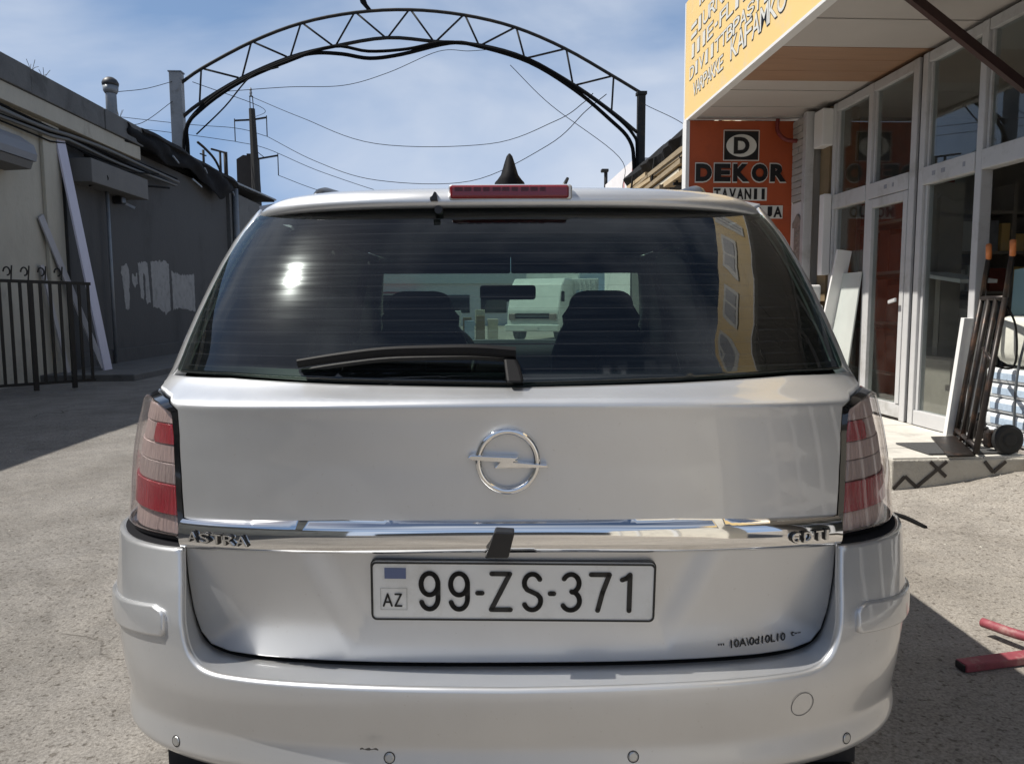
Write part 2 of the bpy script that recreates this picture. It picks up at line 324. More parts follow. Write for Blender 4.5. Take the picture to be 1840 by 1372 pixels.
def text_vf(txt, width, height, depth, bold=0.):
    """flat lettering as mesh in the XY plane, fitted to width x height, centred"""
    key = (txt, depth, bold)
    if key not in _tc:
        cu = bpy.data.curves.new('t', 'FONT'); cu.body = txt; cu.size = 1; cu.extrude = .5; cu.offset = bold; cu.resolution_u = 4
        ob = bpy.data.objects.new('t', cu); COL.objects.link(ob); dg = bpy.context.evaluated_depsgraph_get(); dg.update()
        me = bpy.data.meshes.new_from_object(ob.evaluated_get(dg))
        V = np.array([v.co[:] for v in me.vertices]); Fc = [tuple(p.vertices) for p in me.polygons]
        bpy.data.objects.remove(ob); bpy.data.curves.remove(cu); bpy.data.meshes.remove(me)
        mn, mxx = V.min(0), V.max(0); V = (V-(mn+mxx)/2)/(mxx-mn); _tc[key] = (V, Fc)
    V, Fc = _tc[key]
    return V*np.array([width, height, depth]), Fc
def text(name, txt, c, right, up, width, height, depth, m, parent, bold=0., shear=0., base=None, street=True):
    V, Fc = text_vf(txt, width, height, depth, bold); r = Vector(right).normalized(); u = Vector(up).normalized(); nn = r.cross(u)
    vs = [tuple(Vector(c)+r*(x+shear*y)+u*y+nn*z) for x, y, z in V.tolist()]
    return mesh(name, vs, Fc, m, parent, base, street=street)

# ================================================================== SETTING: ground
def build_ground():
    xs = np.concatenate([[-400, -150, -60, -30, -18], np.arange(-12, 12.01, .25), [18, 30, 60, 150, 400]])
    ys = np.concatenate([[-400, -150, -60, -30, -15], np.arange(-6, 14.01, .25), [18, 24, 32, 45, 70, 120, 200, 400]])
    X, Y = np.meshgrid(xs, ys); Z = np.zeros_like(X)
    Z += .19*np.exp(-((X-3.75)/.62)**2-((Y-4.35)/.62)**2)          # worn ramp of fill in front of the shop step
    Z += .006*np.sin(X*1.3+.4)*np.sin(Y*.9+1.)*(np.abs(X) < 12)*(np.abs(Y) < 14)
    Z[(np.abs(X) > 11) | (Y > 13.5) | (Y < -5.5)] *= 0
    v = np.stack([X, Y, Z], -1).reshape(-1, 3).tolist(); nx = len(xs)
    f = [(j*nx+i, j*nx+i+1, (j+1)*nx+i+1, (j+1)*nx+i) for j in range(len(ys)-1) for i in range(nx-1)]
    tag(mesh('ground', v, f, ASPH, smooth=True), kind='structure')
    # raised pavement strip along the foot of the left building
    tag(box('pavement', -7.1, -5.55, 12.9, 40, -.05, .11, CONC, bev=.015, base=(-6.3, 20, 0)), kind='structure')
build_ground()

# ================================================================== CAR
LC, NC = .46, 2.9
def smooth_tab(tab, sig=.005, lo=.2, hi=1.56, n=2721):
    zs, vs = zip(*tab); z = np.linspace(lo, hi, n); v = np.interp(z, zs, vs); dz = z[1]-z[0]; k = int(4*sig/dz)
    g = np.exp(-.5*(np.arange(-k, k+1)*dz/sig)**2); g /= g.sum(); return z, np.convolve(np.pad(v, k, mode='edge'), g, 'valid')
RB = smooth_tab([(.2, .16), (.42, .125), (.50, .113), (.54, .112), (.62, .104), (.76, .097), (.83, .102), (.92, .104), (1.0, .101), (1.03, .098), (1.052, .165), (1.066, .194), (1.10, .218), (1.15, .2515), (1.2, .2875), (1.25, .326), (1.3, .3665), (1.35, .4095), (1.415, .469), (1.50, .55)])
RU = smooth_tab([(.15, .35), (.27, .20), (.31, .10), (.34, .045), (.362, .018), (.376, .006), (.386, .002), (.395, .003), (.425, .0105), (.434, .012), (.444, .011), (.47, .007), (.50, .003), (.535, .006), (.56, .012), (.62, .026), (.68, .050), (.745, .082), (.80, .10)], .004)
WB = smooth_tab([(.2, .83), (.5, .85), (.735, .847), (.79, .84), (.85, .835), (.908, .826), (.955, .815), (1.003, .798), (1.045, .788), (1.061, .786), (1.124, .774), (1.214, .755), (1.30, .735), (1.36, .718), (1.408, .70), (1.457, .672), (1.5, .62)], .02)
WU = smooth_tab([(.2, .66), (.30, .74), (.34, .775), (.365, .803), (.385, .816), (.40, .818), (.425, .817), (.44, .817), (.47, .82), (.526, .827), (.59, .842), (.622, .846), (.69, .852), (.745, .862), (.8, .865)], .006)
_th = np.linspace(0, np.pi/2, 4001); _fx = np.sin(_th)**(2/NC); _fy = 1-np.cos(_th)**(2/NC); _fx[-1] = 1
_s = np.concatenate([[0], np.cumsum(np.hypot(np.diff(_fx)*.8, np.diff(_fy)*LC))]); SQ = float(_s[-1])
def SB(q, z):
    wv = np.interp(z, *WB); a = np.abs(q); x = wv*np.interp(a, _s, _fx)*np.sign(q)
    r = np.interp(z+.012*(x/.65)**2, *RB); y = r+LC*np.interp(a, _s, _fy)+np.maximum(0, a-SQ)
    x = x*(1-.10*np.clip((y-3.3)/1.1, 0, 1)**2)
    return np.stack([x, y, z+0*q], -1)
def SU(q, z):
    wv = np.interp(z, *WU); a = np.abs(q); x = wv*np.interp(a, _s, _fx)*np.sign(q)
    y = np.interp(z, *RU)+LC*np.interp(a, _s, _fy)+np.maximum(0, a-SQ)
    return np.stack([x, y, z+0*q], -1)
def qy(y, z): return SQ+y-float(np.interp(z, *RB))-LC          # side position (metres from the tail) -> surface coordinate

def resample(poly, step, closed=True):
    P = np.array(poly, float)
    if closed: P = np.vstack([P, P[:1]])
    o = []
    for a, b in zip(P[:-1], P[1:]):
        n = max(1, int(math.ceil(np.hypot(*(b-a))/step)))
        for t in range(n): o.append(a+(b-a)*t/n)
    if not closed: o.append(P[-1])
    return np.array(o)
def resample_n(poly, n, closed=False):
    P = np.array(poly, float)
    if closed: P = np.vstack([P, P[:1]])
    d = np.concatenate([[0], np.cumsum(np.hypot(*np.diff(P, axis=0).T))]); t = np.linspace(0, d[-1], n, endpoint=not closed)
    return np.stack([np.interp(t, d, P[:, 0]), np.interp(t, d, P[:, 1])], -1)
def chaikin(P, it=2, closed=True):
    P = np.array(P, float)
    for _ in range(it):
        A = P; B = np.roll(P, -1, 0) if closed else None
        if closed: P = np.stack([.75*A+.25*B, .25*A+.75*B], 1).reshape(-1, 2)
        else: P = np.vstack([P[:1], np.stack([.75*P[:-1]+.25*P[1:], .25*P[:-1]+.75*P[1:]], 1).reshape(-1, 2), P[-1:]])
    return P
def area2(P): x, y = P[:, 0], P[:, 1]; return .5*np.sum(x*np.roll(y, -1)-np.roll(x, -1)*y)
def inside(P, pts):
    c = np.zeros(len(pts), bool); x, y = pts[:, 0], pts[:, 1]; A = P; B = np.roll(P, -1, 0)
    for (x0, y0), (x1, y1) in zip(A, B):
        if y0 == y1: continue
        k = ((y0 > y) != (y1 > y)) & (x < (x1-x0)*(y-y0)/(y1-y0)+x0); c ^= k
    return c
def seg_dist(P, pts):
    A = P; B = np.roll(P, -1, 0); D = B-A; L2 = np.maximum((D**2).sum(1), 1e-12); best = np.full(len(pts), 1e9); g = np.zeros((len(pts), 2))
    for a, d, l2 in zip(A, D, L2):
        t = np.clip(((pts-a)@d)/l2, 0, 1); e = pts-(a+t[:, None]*d); h = np.hypot(e[:, 0], e[:, 1]); k = h < best
        best[k] = h[k]; g[k] = e[k]
    return best, g
def surf_normal(fn, q, z, e=4e-4):
    a = fn(q+e, z)-fn(q-e, z); b = fn(q, z+e)-fn(q, z-e); n = np.cross(a, b); n /= np.maximum(np.linalg.norm(n, axis=-1, keepdims=True), 1e-9); return n
def panel(name, fn, outline, m, parent, off=0., disp=None, edge=.004, depth=.015, step=.025, ostep=None, extra=None):
    """a trimmed sheet of a body surface: outline in surface coordinates, rounded edge, returned flange"""
    P = resample(outline, ostep or step*.6)
    if area2(P) < 0: P = P[::-1]
    n = len(P); T = np.roll(P, -1, 0)-np.roll(P, 1, 0); T /= np.maximum(np.hypot(T[:, 0], T[:, 1])[:, None], 1e-9); IN = np.stack([-T[:, 1], T[:, 0]], -1)
    pts = [P]
    for r in ((.4, 1.05, 2.0) if edge > 0 else ()):
        R = P+IN*edge*r; d, _ = seg_dist(P, R); R = R[inside(P, R) & (d > edge*r*.9)]; pts.append(R)
    x0, y0 = P.min(0); x1, y1 = P.max(0)
    gx, gy = np.meshgrid(np.arange(x0+step*.5, x1, step), np.arange(y0+step*.5, y1, step)); G = np.stack([gx.ravel(), gy.ravel()], -1)
    if extra is not None: G = np.vstack([G, extra])
    G = G[inside(P, G)]
    if len(G): d, _ = seg_dist(P, G); G = G[d > max(edge*2.6, step*.3)]; pts.append(G)
    A = np.vstack(pts)
    r = delaunay_2d_cdt([Vector(p) for p in A.tolist()], [], [list(range(n))], 1, 1e-6)
    A = np.array([p[:] for p in r[0]]); faces = [tuple(f) for f in r[2]]
    orig = r[3]
    inv = {}
    for i, l in enumerate(orig):
        for k in l: inv[k] = i
    def full(q, z):
        b = fn(q, z); nn = surf_normal(fn, q, z); h = off+(disp(q, z) if disp else 0.); return b+nn*np.asarray(h)[..., None] if disp else b+nn*off
    q, z = A[:, 0], A[:, 1]; base_n = surf_normal(fn, q, z); pos = full(q, z); nor = surf_normal(full, q, z, 1e-3) if disp else base_n
    if edge > 0:
        d, g = seg_dist(P, A); t = np.clip(1-d/edge, 0, 1)
        on = d < 1e-7; g = g/np.maximum(d, 1e-9)[:, None]
        for k in range(n):
            i = inv.get(k)
            if i is not None: g[i] = IN[k]
        e = 1e-3; aq = (fn(q+e, z)-fn(q-e, z)); az = (fn(q, z+e)-fn(q, z-e)); o3 = -(aq*g[:, :1]+az*g[:, 1:]); o3 /= np.maximum(np.linalg.norm(o3, axis=1, keepdims=True), 1e-9)
        c = np.sqrt(np.maximum(0, 1-t*t)); pos = pos-base_n*(edge*(1-c))[:, None]; nor = nor*c[:, None]+o3*t[:, None]
    V = pos.tolist(); NN = nor.tolist(); nv = len(V); rim = [inv[k] for k in range(n) if k in inv]
    V2 = []; f2 = []
    for k, i in enumerate(rim):
        V2.append((pos[i]-base_n[i]*depth).tolist()); NN.append(nor[i].tolist())
    for k in range(len(rim)):
        k2 = (k+1) % len(rim); f2.append((rim[k2], rim[k], nv+k, nv+k2))
    # orient faces outward
    F3 = []
    for a in faces:
        c = np.cross(pos[a[1]]-pos[a[0]], pos[a[2]]-pos[a[0]])
        F3.append(a if c@base_n[a[0]] > 0 else a[::-1])
    me_b = [(p[0]+CARB[0], p[1]+CARB[1], p[2]) for p in V+V2]
    o = mesh(name, me_b, F3+f2, m, parent, smooth=True, street=False, normals=[np.array(x)/max(1e-9, np.linalg.norm(x)) for x in NN])
    return o
def strip(name, A, B, m, parent, closed=True, rows=(0., 1.), flip=False):
    """quad strip between two 3D curves of the same length"""
    A = np.array(A); B = np.array(B); n = len(A); V = []; f = []
    for t in rows: V += (A*(1-t)+B*t).tolist()
    for r in range(len(rows)-1):
        for k in range(n if closed else n-1):
            k2 = (k+1) % n; q = (r*n+k, r*n+k2, (r+1)*n+k2, (r+1)*n+k); f.append(q[::-1] if flip else q)
    return mesh(name, [(p[0]+CARB[0], p[1]+CARB[1], p[2]) for p in V], f, m, parent, smooth=True, street=False)
def onS(fn, P, off=0.):
    P = np.array(P); return fn(P[:, 0], P[:, 1])+surf_normal(fn, P[:, 0], P[:, 1])*off
def mir(P): return [(-a, b) for a, b in P][::-1]
def full_out(half): return list(half)+[(-a, b) for a, b in half[::-1] if a > 1e-6]

CARB = (-.004, 1.26, 0.)
def cpt(p): return (p[0]+CARB[0], p[1]+CARB[1], p[2])
def cm(name, vf, m, parent, smooth=False): return mesh(name, [cpt(p) for p in vf[0]], vf[1], m, parent, smooth=smooth, street=False)
def cbox(name, x0, x1, y0, y1, z0, z1, m, parent, bev=0., seg=2):
    v, f = boxv(x0, x1, y0, y1, z0, z1)
    if bev: v, f = bevel_vf(v, f, bev, seg)
    return cm(name, (v, f), m, parent, smooth=bev > .02)

def stroke(pts, wd, closed=False):
    """flat ribbon strips (2D) with round joints for plate characters"""
    P = [np.array(p, float) for p in pts]; vf = []
    Q = P+[P[0]] if closed else P
    for a, b in zip(Q[:-1], Q[1:]):
        d = b-a; l = np.hypot(*d)
        if l < 1e-9: continue
        n_ = np.array([-d[1], d[0]])/l*wd/2; vf.append(([a+n_, a-n_, b-n_, b+n_], [(0, 1, 2, 3)]))
    for i, p in enumerate(P): vf.append(([p+np.array([math.cos(t), math.sin(t)])*wd/2 for t in np.linspace(0, 2*math.pi, 14, endpoint=False)], [tuple(range(14))]))
    return merge(*vf)
def arc(cx, cy, rx, ry, a0, a1, n=22): return [(cx+rx*math.cos(math.radians(a)), cy+ry*math.sin(math.radians(a))) for a in np.linspace(a0, a1, n)]
GL = {'9': [arc(.5, .70, .42, .30, 0, 360, 32), arc(.5, .70, .42, .30, 20, 0, 3)+[(.92, .35)]+arc(.50, .30, .42, .30, 0, -160, 16)],
      'Z': [[(.08, 1), (.90, 1), (.06, 0), (.94, 0)]],
      'S': [arc(.5, .745, .40, .255, 25, 200, 16)+[(.25, .56), (.5, .50), (.76, .43)]+arc(.5, .255, .42, .255, 20, -155, 16)],
      '3': [arc(.46, .75, .40, .25, 150, -80, 20)+arc(.46, .26, .44, .26, 85, -150, 22)],
      '7': [[(.04, 1), (.94, 1), (.62, .5), (.40, 0)]],
      '1': [[(.05, .86), (.35, .90), (.62, 1.0), (.62, 0)]],
      '-': [[(.12, .46), (.88, .46)]], 'A': [[(0, 0), (.5, 1), (1, 0)], [(.18, .33), (.82, .33)]]}

def build_car():
    car = thing('car', 'silver estate car seen from behind, filling the foreground', 'car', CARB, street=False)
    # ---------------- tailgate
    H_ = [(0., .5378), (.3109, .5383), (.4464, .5386), (.5126, .5412), (.5541, .5513), (.5755, .575), (.5870, .61), (.5906, .6266), (.5974, .6762), (.6008, .7319), (.6105, .8063), (.6222, .8807), (.6394, .9553), (.6584, 1.0028), (.7063, 1.0242), (.76, 1.029), (.83, 1.031), (.83, 1.0575), (.5748, 1.0631), (.3242, 1.057), (0, 1.0524)]
    def recess(q, z):
        hw = .275+(z-.58)*.49; e = np.minimum(hw-np.abs(q), (z-.575)*.75); t = np.clip((e+.02)/.07, 0, 1); t = t*t*(3-2*t)
        top = np.clip((.80-z)/.02, 0, 1); return -.014*t*top
    ex = []
    for zz in np.arange(.56, .78, .008):
        for qq in np.arange(.24, .40, .008): ex += [(qq, zz), (-qq, zz)]
    for zz in np.arange(.992, 1.062, .003):
        for qq in np.arange(-.82, .82, .011): ex.append((qq, zz))
    for zz in np.arange(.556, .64, .005):
        for qq in np.arange(-.24, .24, .014): ex.append((qq, zz))
    tg = panel('tailgate', SB, full_out(H_), PAINT, car, disp=recess, edge=.005, depth=.03, step=.022, extra=np.array(ex))
    # chrome strip with a convex section
    C_ = [(0, .7566), (.2891, .7539), (.6000, .7418), (.6055, .8005), (.2909, .8141), (0, .8145)]
    def bulge(q, z):
        zc = .7855-.014*(np.abs(q)/.6)**2; t = np.clip((z-zc)/.0295, -1, 1); return .016*np.sqrt(np.maximum(0, 1-np.abs(t)**3))-.004
    panel('chrome_strip', SB, full_out(C_), CHROME, tg, off=.004, disp=bulge, edge=0, depth=.012, step=.012)
    # ---------------- rear window
    Gq = [(0., 1.0565), (.3255, 1.0615), (.5767, 1.068), (.77, 1.066), (.77, 1.075), (.772, 1.12), (.770, 1.20), (.765, 1.30), (.75, 1.38), (.735, 1.415), (.70, 1.428), (0, 1.428)]
    gl = panel('rear_window', SB, full_out(Gq), RGLASS, car, off=.003, edge=.003, depth=.004, step=.03)
    go = resample(full_out(Gq), .02); gi = np.array([(a*(1-.035/.8) if abs(a) > .05 else a, 1.245+(b-1.245)*.90) for a, b in go])
    strip('window_frit', onS(SB, go, -.006), onS(SB, gi, -.006), mat('frit', (.008, .009, .011), .25), gl)
    # wiper
    pv = SB(np.array([.0]), np.array([1.050]))[0]+np.array([.012, -.03, .0])
    wa = []
    for q, z, o in ((.012, 1.094, .034), (-.06, 1.098, .036), (-.135, 1.099, .034), (-.24, 1.098, .030), (-.33, 1.091, .024), (-.418, 1.082, .016)):
        wa.append(SB(np.array([q]), np.array([z]))[0]+surf_normal(SB, np.array([q]), np.array([z]))[0]*o)
    wa = cat_rom(wa, 5)
    sec = []; fcs = []
    for i, p in enumerate(wa):
        t = i/(len(wa)-1); hh = .0115*(1-t)+.005*t; p = np.array(p); nn = np.array([0, -.74, .66]); tt = np.array([0, .66, .74])
        for a, b in ((-1.0, -.5), (-1.0, .2), (-.3, .75), (.45, .75), (.55, .0), (.3, -.6)): sec.append(tuple(p+tt*a*hh+nn*b*.014))
    for i in range(len(wa)-1):
        for k in range(6): fcs.append((i*6+k, i*6+(k+1) % 6, (i+1)*6+(k+1) % 6, (i+1)*6+k))
    fcs += [tuple(range(6))[::-1], tuple((len(wa)-1)*6+k for k in range(6))]
    wp = cm('wiper', (sec, fcs), mat('wiper_black', (.008, .008, .009), .6, spec=.2), gl)
    bl = [tuple(np.array(p)+np.array([0, .012, -.016])) for p in wa]
    cm('wiper_blade', tube_vf(bl, .005, 6), RUBBER, wp, True)
    b0 = tuple(pv+np.array([0, .035, -.016])); b1 = tuple(pv+np.array([0, -.008, .012]))
    cm('wiper_pivot', bevel_vf(*prism_vf([(-.006, 1.060), (.026, 1.060), (.020, 1.086), (.012, 1.102), (-.012, 1.104)], lambda a, b: (a, .140+(b-1.058)*.80, b), lambda a, b: (a, .185+(b-1.058)*.86, b)), .005, 2), MATS['wiper_black'], wp)
    # ---------------- spoiler and roof
    def spo(sx):
        q = np.interp(sx, _fx*.66, _s) if sx < .66 else .97
        y0 = float(LC*np.interp(q, _s, _fy)); k = 1-.55*(sx/.612)**14; ez = -.006*(sx/.61)**4
        prof = [(.575, 1.420), (.495, 1.4155), (.484, 1.4160), (.4765, 1.4200), (.4765, 1.434), (.490, 1.450), (.520, 1.461), (.58, 1.472), (.68, 1.484), (.82, 1.494), (.95, 1.500)]
        return [(sx, y0+a, 1.4155+(b-1.4155)*k+ez) for a, b in prof]
    xs_ = np.concatenate([np.linspace(-.612, -.5, 16), np.linspace(-.48, .48, 33), np.linspace(.5, .612, 16)]); V = []; f = []
    for x in xs_: V += [(x, p[1]-.034, p[2]) for p in spo(abs(x))]
    m_ = 11
    for i in range(len(xs_)-1):
        for k in range(m_-1): f.append((i*m_+k, (i+1)*m_+k, (i+1)*m_+k+1, i*m_+k+1))
    f += [tuple(range(m_)), tuple((len(xs_)-1)*m_+k for k in range(m_))[::-1]]
    sp = cm('spoiler', (V, f), PAINT, car, True)
    def RF(x, y):
        e = np.clip(np.abs(x)/.66, 0, 1); z = 1.512-.040*e**3.2-.02*np.clip((y-2.2)/.6, 0, 1)**2-.02*np.clip((1.1-y)/.5, 0, 1)**2
        return np.stack([x+0*y, y+0*x, z], -1)
    panel('roof', RF, [(-.66, .80), (.66, .80), (.655, 2.2), (.60, 2.72), (0, 2.80), (-.60, 2.72), (-.655, 2.2)], PAINT, car, edge=.0, depth=.03, step=.08)
    panel('headliner', lambda x, y: RF(x, y)-np.array([0, 0, .045]), [(-.40, .56), (.40, .56), (.585, .86), (.60, 2.2), (.56, 2.66), (-.56, 2.66), (-.60, 2.2), (-.585, .86)], HEADL, car, edge=0, depth=.01, step=.15)
    # third brake light
    bl_ = cm('brake_light', bevel_vf(*boxv(-.1295, .1295, .434, .50, 1.4325, 1.4615), .006, 3), REDBL, sp)
    x = -.118
    for wd in (.020, .018, .018, .016, .020, .018, .016, .019, .018, .014):
        cm('light_cell', boxv(x, x+wd*.86, .4325, .443, 1.4480, 1.4560), REDDK, bl_); x += .0205
    cm('light_surround', bevel_vf(*boxv(-.1325, .137, .4405, .52, 1.4285, 1.4640), .007, 3), PAINT, sp)
    cm('washer_nozzle', bevel_vf(*prism_vf([(-.172, 1.428), (-.156, 1.428), (-.158, 1.446), (-.163, 1.4475), (-.166, 1.438), (-.172, 1.436)], lambda a, b: (a, .433, b), lambda a, b: (a, .463, b)), .001, 1), BLKPL, sp)
    cm('washer_jet', lathe_vf([(.009, .446), (.009, .475)], (-.155, 0, 1.4105), 12, 'y'), BLKPL, sp)
    # shark fin aerial
    sec = []
    for z, hw, y0, y1 in ((1.490, .042, .70, .90), (1.518, .040, .70, .90), (1.523, .034, .70, .89), (1.535, .024, .704, .87), (1.552, .018, .715, .83), (1.568, .013, .73, .80), (1.582, .008, .742, .782), (1.588, .003, .75, .77)):
        yc = (y0+y1)/2; hl = (y1-y0)/2
        for k in range(16): a = 2*math.pi*k/16; sec.append((hw*math.copysign(abs(math.cos(a))**.8, math.cos(a)), yc+hl*math.sin(a), z))
    cm('shark_fin_aerial', (sec, [(i*16+k, i*16+(k+1) % 16, (i+1)*16+(k+1) % 16, (i+1)*16+k) for i in range(7) for k in range(16)]+[tuple(112+k for k in range(16))]), mat('fin_black', (.006, .006, .007), .7, spec=.12), car, True)
    cm('aerial_stub', tube_vf([(.132, .74, 1.490), (.142, .755, 1.512), (.150, .765, 1.528)], [.006, .005, .004], 8), BLKPL, car, True)
    for s in (-1, 1):
        pts = [(s*.500, .78, 1.478), (s*.500, .82, 1.497), (s*.498, .92, 1.510), (s*.49, 1.2, 1.520), (s*.48, 2.1, 1.52), (s*.475, 2.4, 1.51), (s*.47, 2.5, 1.475)]
        cm('roof_rail', tube_vf(cat_rom(pts, 5), .017, 10), mat('rail_black', (.03, .03, .032), .3, .3), car, True)
    # ---------------- tail lamps
    for s in (1, -1):
        Hq = [(.7083, 1.0225), (.6625, 1.0028), (.6430, .955), (.6265, .881), (.6150, .8066), (.6065, .7540), (.6865, .7510), (.7635, .7490), (.95, .748), (1.10, .752), (1.12, .80), (1.08, .90), (.99, .99), (.93, 1.0225), (.85, 1.028), (.77, 1.027)]
        Lq = [(.728, 1.0140), (.672, .9980), (.6510, .9520), (.6350, .8798), (.6240, .8051), (.6160, .7620), (.6874, .7600), (.7635, .7570), (.95, .756), (1.09, .760), (1.105, .80), (1.065, .895), (.98, .98), (.925, 1.011), (.85, 1.018), (.78, 1.018)]
        Hq = [(s*a, b) for a, b in Hq]; Lq = [(s*a, b) for a, b in Lq]
        lamp = panel('tail_lamp', SB, Hq, GLOSSB, car, off=-.034, edge=0, depth=.01, step=.03)
        tag(lamp, 'red and pale tail lamp with a black rim, %s side' % ('right' if s > 0 else 'left'))
        n = 120; ho = resample_n(Hq, n, True); lo = resample_n(Lq, n, True)
        strip('lamp_rim', onS(SB, ho, -.004), onS(SB, lo, .001), GLOSSB, lamp, flip=s > 0)
        strip('lamp_wall', onS(SB, ho, -.004), onS(SB, ho, -.034), GLOSSB, lamp)
        panel('lamp_cover', SB, Lq, LGLASS, lamp, off=.005, edge=.006, depth=.006, step=.02)
        def clipz(P, z0, z1):
            for lim, sg in ((z0, 1), (z1, -1)):
                o = []
                for (a, b), (c, d) in zip(P, P[1:]+P[:1]):
                    i0 = (b-lim)*sg >= 0; i1 = (d-lim)*sg >= 0
                    if i0: o.append((a, b))
                    if i0 != i1: t = (lim-b)/(d-b); o.append((a+(c-a)*t, lim))
                P = o
            return P
        sh = [(a*.997+s*.004, b) for a, b in Lq]
        for z0, z1, mm, of in ((.756, .797, REFL, -.012), (.798, .856, REDL, -.006), (.857, .897, REFLD, -.010), (.898, .933, REFL, -.010), (.975, 1.02, REFL, -.010)):
            panel('lamp_chamber', SB, clipz(sh, z0, z1), mm, lamp, off=of, edge=.002, depth=.012, step=.02)
        up = clipz(sh, .934, .974); lim = .74
        redp = [(math.copysign(min(abs(a), lim), a), b) for a, b in up]
        panel('lamp_chamber', SB, redp, REDL, lamp, off=-.008, edge=.002, depth=.012, step=.02)
        panel('lamp_chamber', SB, [(s*max(abs(a), lim+.004), b) for a, b in up], REFL, lamp, off=-.012, edge=.002, depth=.012, step=.02)
    # ---------------- rear bumper
    lip = [(.5881, .7700), (.5881, .7539), (.5837, .6896), (.5801, .6407), (.5724, .5941), (.558, .5660), (.5278, .5510), (.4569, .5475), (.279, .5470), (0, .5438)]
    lipc = np.array(cat_rom(lip[1:], 6)); lipc = np.vstack([[lip[0]], lipc])
    qa = 1.27
    Bo = [(0, .285), (.45, .305), (.60, .325), (.75, .335), (.95, .335), (qa-.12, .335), (qa-.03, .40), (qa+.02, .52), (qa+.02, .70), (qa+.02, .752), (1.0, .7435), (.7359, .7440), (.64, .7465), (.5900, .749)]
    half = Bo+[tuple(p) for p in lipc[1:]]
    ex = [(qq, zz) for zz in np.arange(.35, .474, .004) for qq in np.arange(-.9, .9, .012)]
    bp = panel('rear_bumper', SU, full_out([p for p in half if True]), PAINT, car, edge=.009, depth=.004, step=.028, extra=np.array(ex))
    tgc = np.array(cat_rom([(a, b) for a, b in [(.6100, .7600), (.6025, .7319), (.5994, .6762), (.5926, .6266), (.5890, .61), (.5775, .572), (.5561, .5473), (.5126, .5352), (.4464, .5316), (.3109, .5313), (0, .5308)]], 6))
    NL = 90; lf = resample_n(lipc[1:], NL); tf = resample_n(tgc, NL)
    for s in (1, -1):
        a = onS(SU, lf*np.array([s, 1]), -.0085); b = onS(SB, tf*np.array([s, 1]), -.004); c = onS(SB, tf*np.array([s, 1]), -.07)
        strip('loading_ledge', a, b, PAINT, bp, False, rows=(0, .12, .5, 1), flip=s > 0)
        strip('tailgate_gap', b, c, RUBBER, bp, False, flip=s < 0)
        P = [(.6145, .6000), (.6145, .632), (.622, .6405), (.645, .6470), (.76, .6350), (.95, .6270), (1.10, .6230), (1.28, .620), (1.28, .570), (1.10, .573), (.95, .576), (.76, .5830), (.66, .5915), (.625, .5955)]
        panel('bumper_strip', SU, [(s*u, v) for u, v in P], PAINT, bp, off=.008, edge=.006, depth=.012, step=.02)
        panel('parking_sensor', SU, [(s*(.6188+.0088*math.cos(t)), .402+.0088*math.sin(t)) for t in np.linspace(0, 2*math.pi, 24, endpoint=False)], mat('sensor_paint', (.5, .505, .5), .35, .8), bp, off=.002, edge=.003, depth=.006, step=.01)
        panel('parking_sensor', SU, [(s*(.2085+.0088*math.cos(t)), .4165+.0088*math.sin(t)) for t in np.linspace(0, 2*math.pi, 24, endpoint=False)], MATS['sensor_paint'], bp, off=.002, edge=.003, depth=.006, step=.01)
        for (qc, zc) in ((.6188, .402), (.2085, .4165)):
            ring = [(s*(qc+.0100*math.cos(t)), zc+.0100*math.sin(t)) for t in np.linspace(0, 2*math.pi, 24, endpoint=False)]
            r2 = [(s*(qc+.0086*math.cos(t)), zc+.0086*math.sin(t)) for t in np.linspace(0, 2*math.pi, 24, endpoint=False)]
            strip('sensor_gap', onS(SU, ring, .0006), onS(SU, r2, .0006), RUBBER, bp)
    for s in (1, -1):
        qs = np.linspace(.590, 1.28, 50); zu = np.interp(qs, [.59, .64, .7359, 1.0, 1.29], [.7475, .745, .7425, .742, .7505])
        a = onS(SU, np.stack([s*qs, zu], -1), -.0085); b = onS(SB, np.stack([s*(qs+.012), zu+.006], -1), -.012); strip('bumper_shoulder', a, b, PAINT, bp, False, flip=s > 0)
    ring = [(.5108+.0225*math.cos(t), .4894+.0225*math.sin(t)) for t in np.linspace(0, 2*math.pi, 40, endpoint=False)]
    r2 = [(.5108+.0213*math.cos(t), .4894+.0213*math.sin(t)) for t in np.linspace(0, 2*math.pi, 40, endpoint=False)]
    strip('tow_cover_gap', onS(SU, ring, .0007), onS(SU, r2, .0007), mat('seam', (.10, .10, .10), .6), bp)
    cm('scuff', ([(-.262+.004*i, .0015-.0002*i, .4405+.0015*math.sin(i*2.1)) for i in range(9)]+[(-.262+.004*i, .0012-.0002*i, .4375+.001*math.sin(i*1.3)) for i in range(9)], [(i, 9+i, 10+i, i+1) for i in range(8)]), mat('scuff', (.08, .075, .07), .7), bp)
    # ---------------- number plate
    tilt = Matrix.Rotation(math.radians(.75), 3, 'Y'); pc = np.array([.0045, .106, .6800])
    def pl(u, v, d): r = tilt @ Vector((u, 0, v)); return (pc[0]+r.x, pc[1]+r.y-d+v*-.05, pc[2]+r.z)
    def rr(wd, hh, r, n=6):
        o = []
        for cx, cy, a in ((wd/2-r, hh/2-r, 0), (-wd/2+r, hh/2-r, 90), (-wd/2+r, -hh/2+r, 180), (wd/2-r, -hh/2+r, 270)):
            o += [(cx+r*math.cos(math.radians(a+t)), cy+r*math.sin(math.radians(a+t))) for t in np.linspace(0, 90, n)]
        return o
    plate = cm('number_plate', prism_vf(rr(.520, .112, .010), lambda a, b: pl(a, b, .004), lambda a, b: pl(a, b, -.004)), PLATEW, tg)
    o1 = rr(.520, .112, .010); o2 = rr(.5125, .1045, .007); n = len(o1)
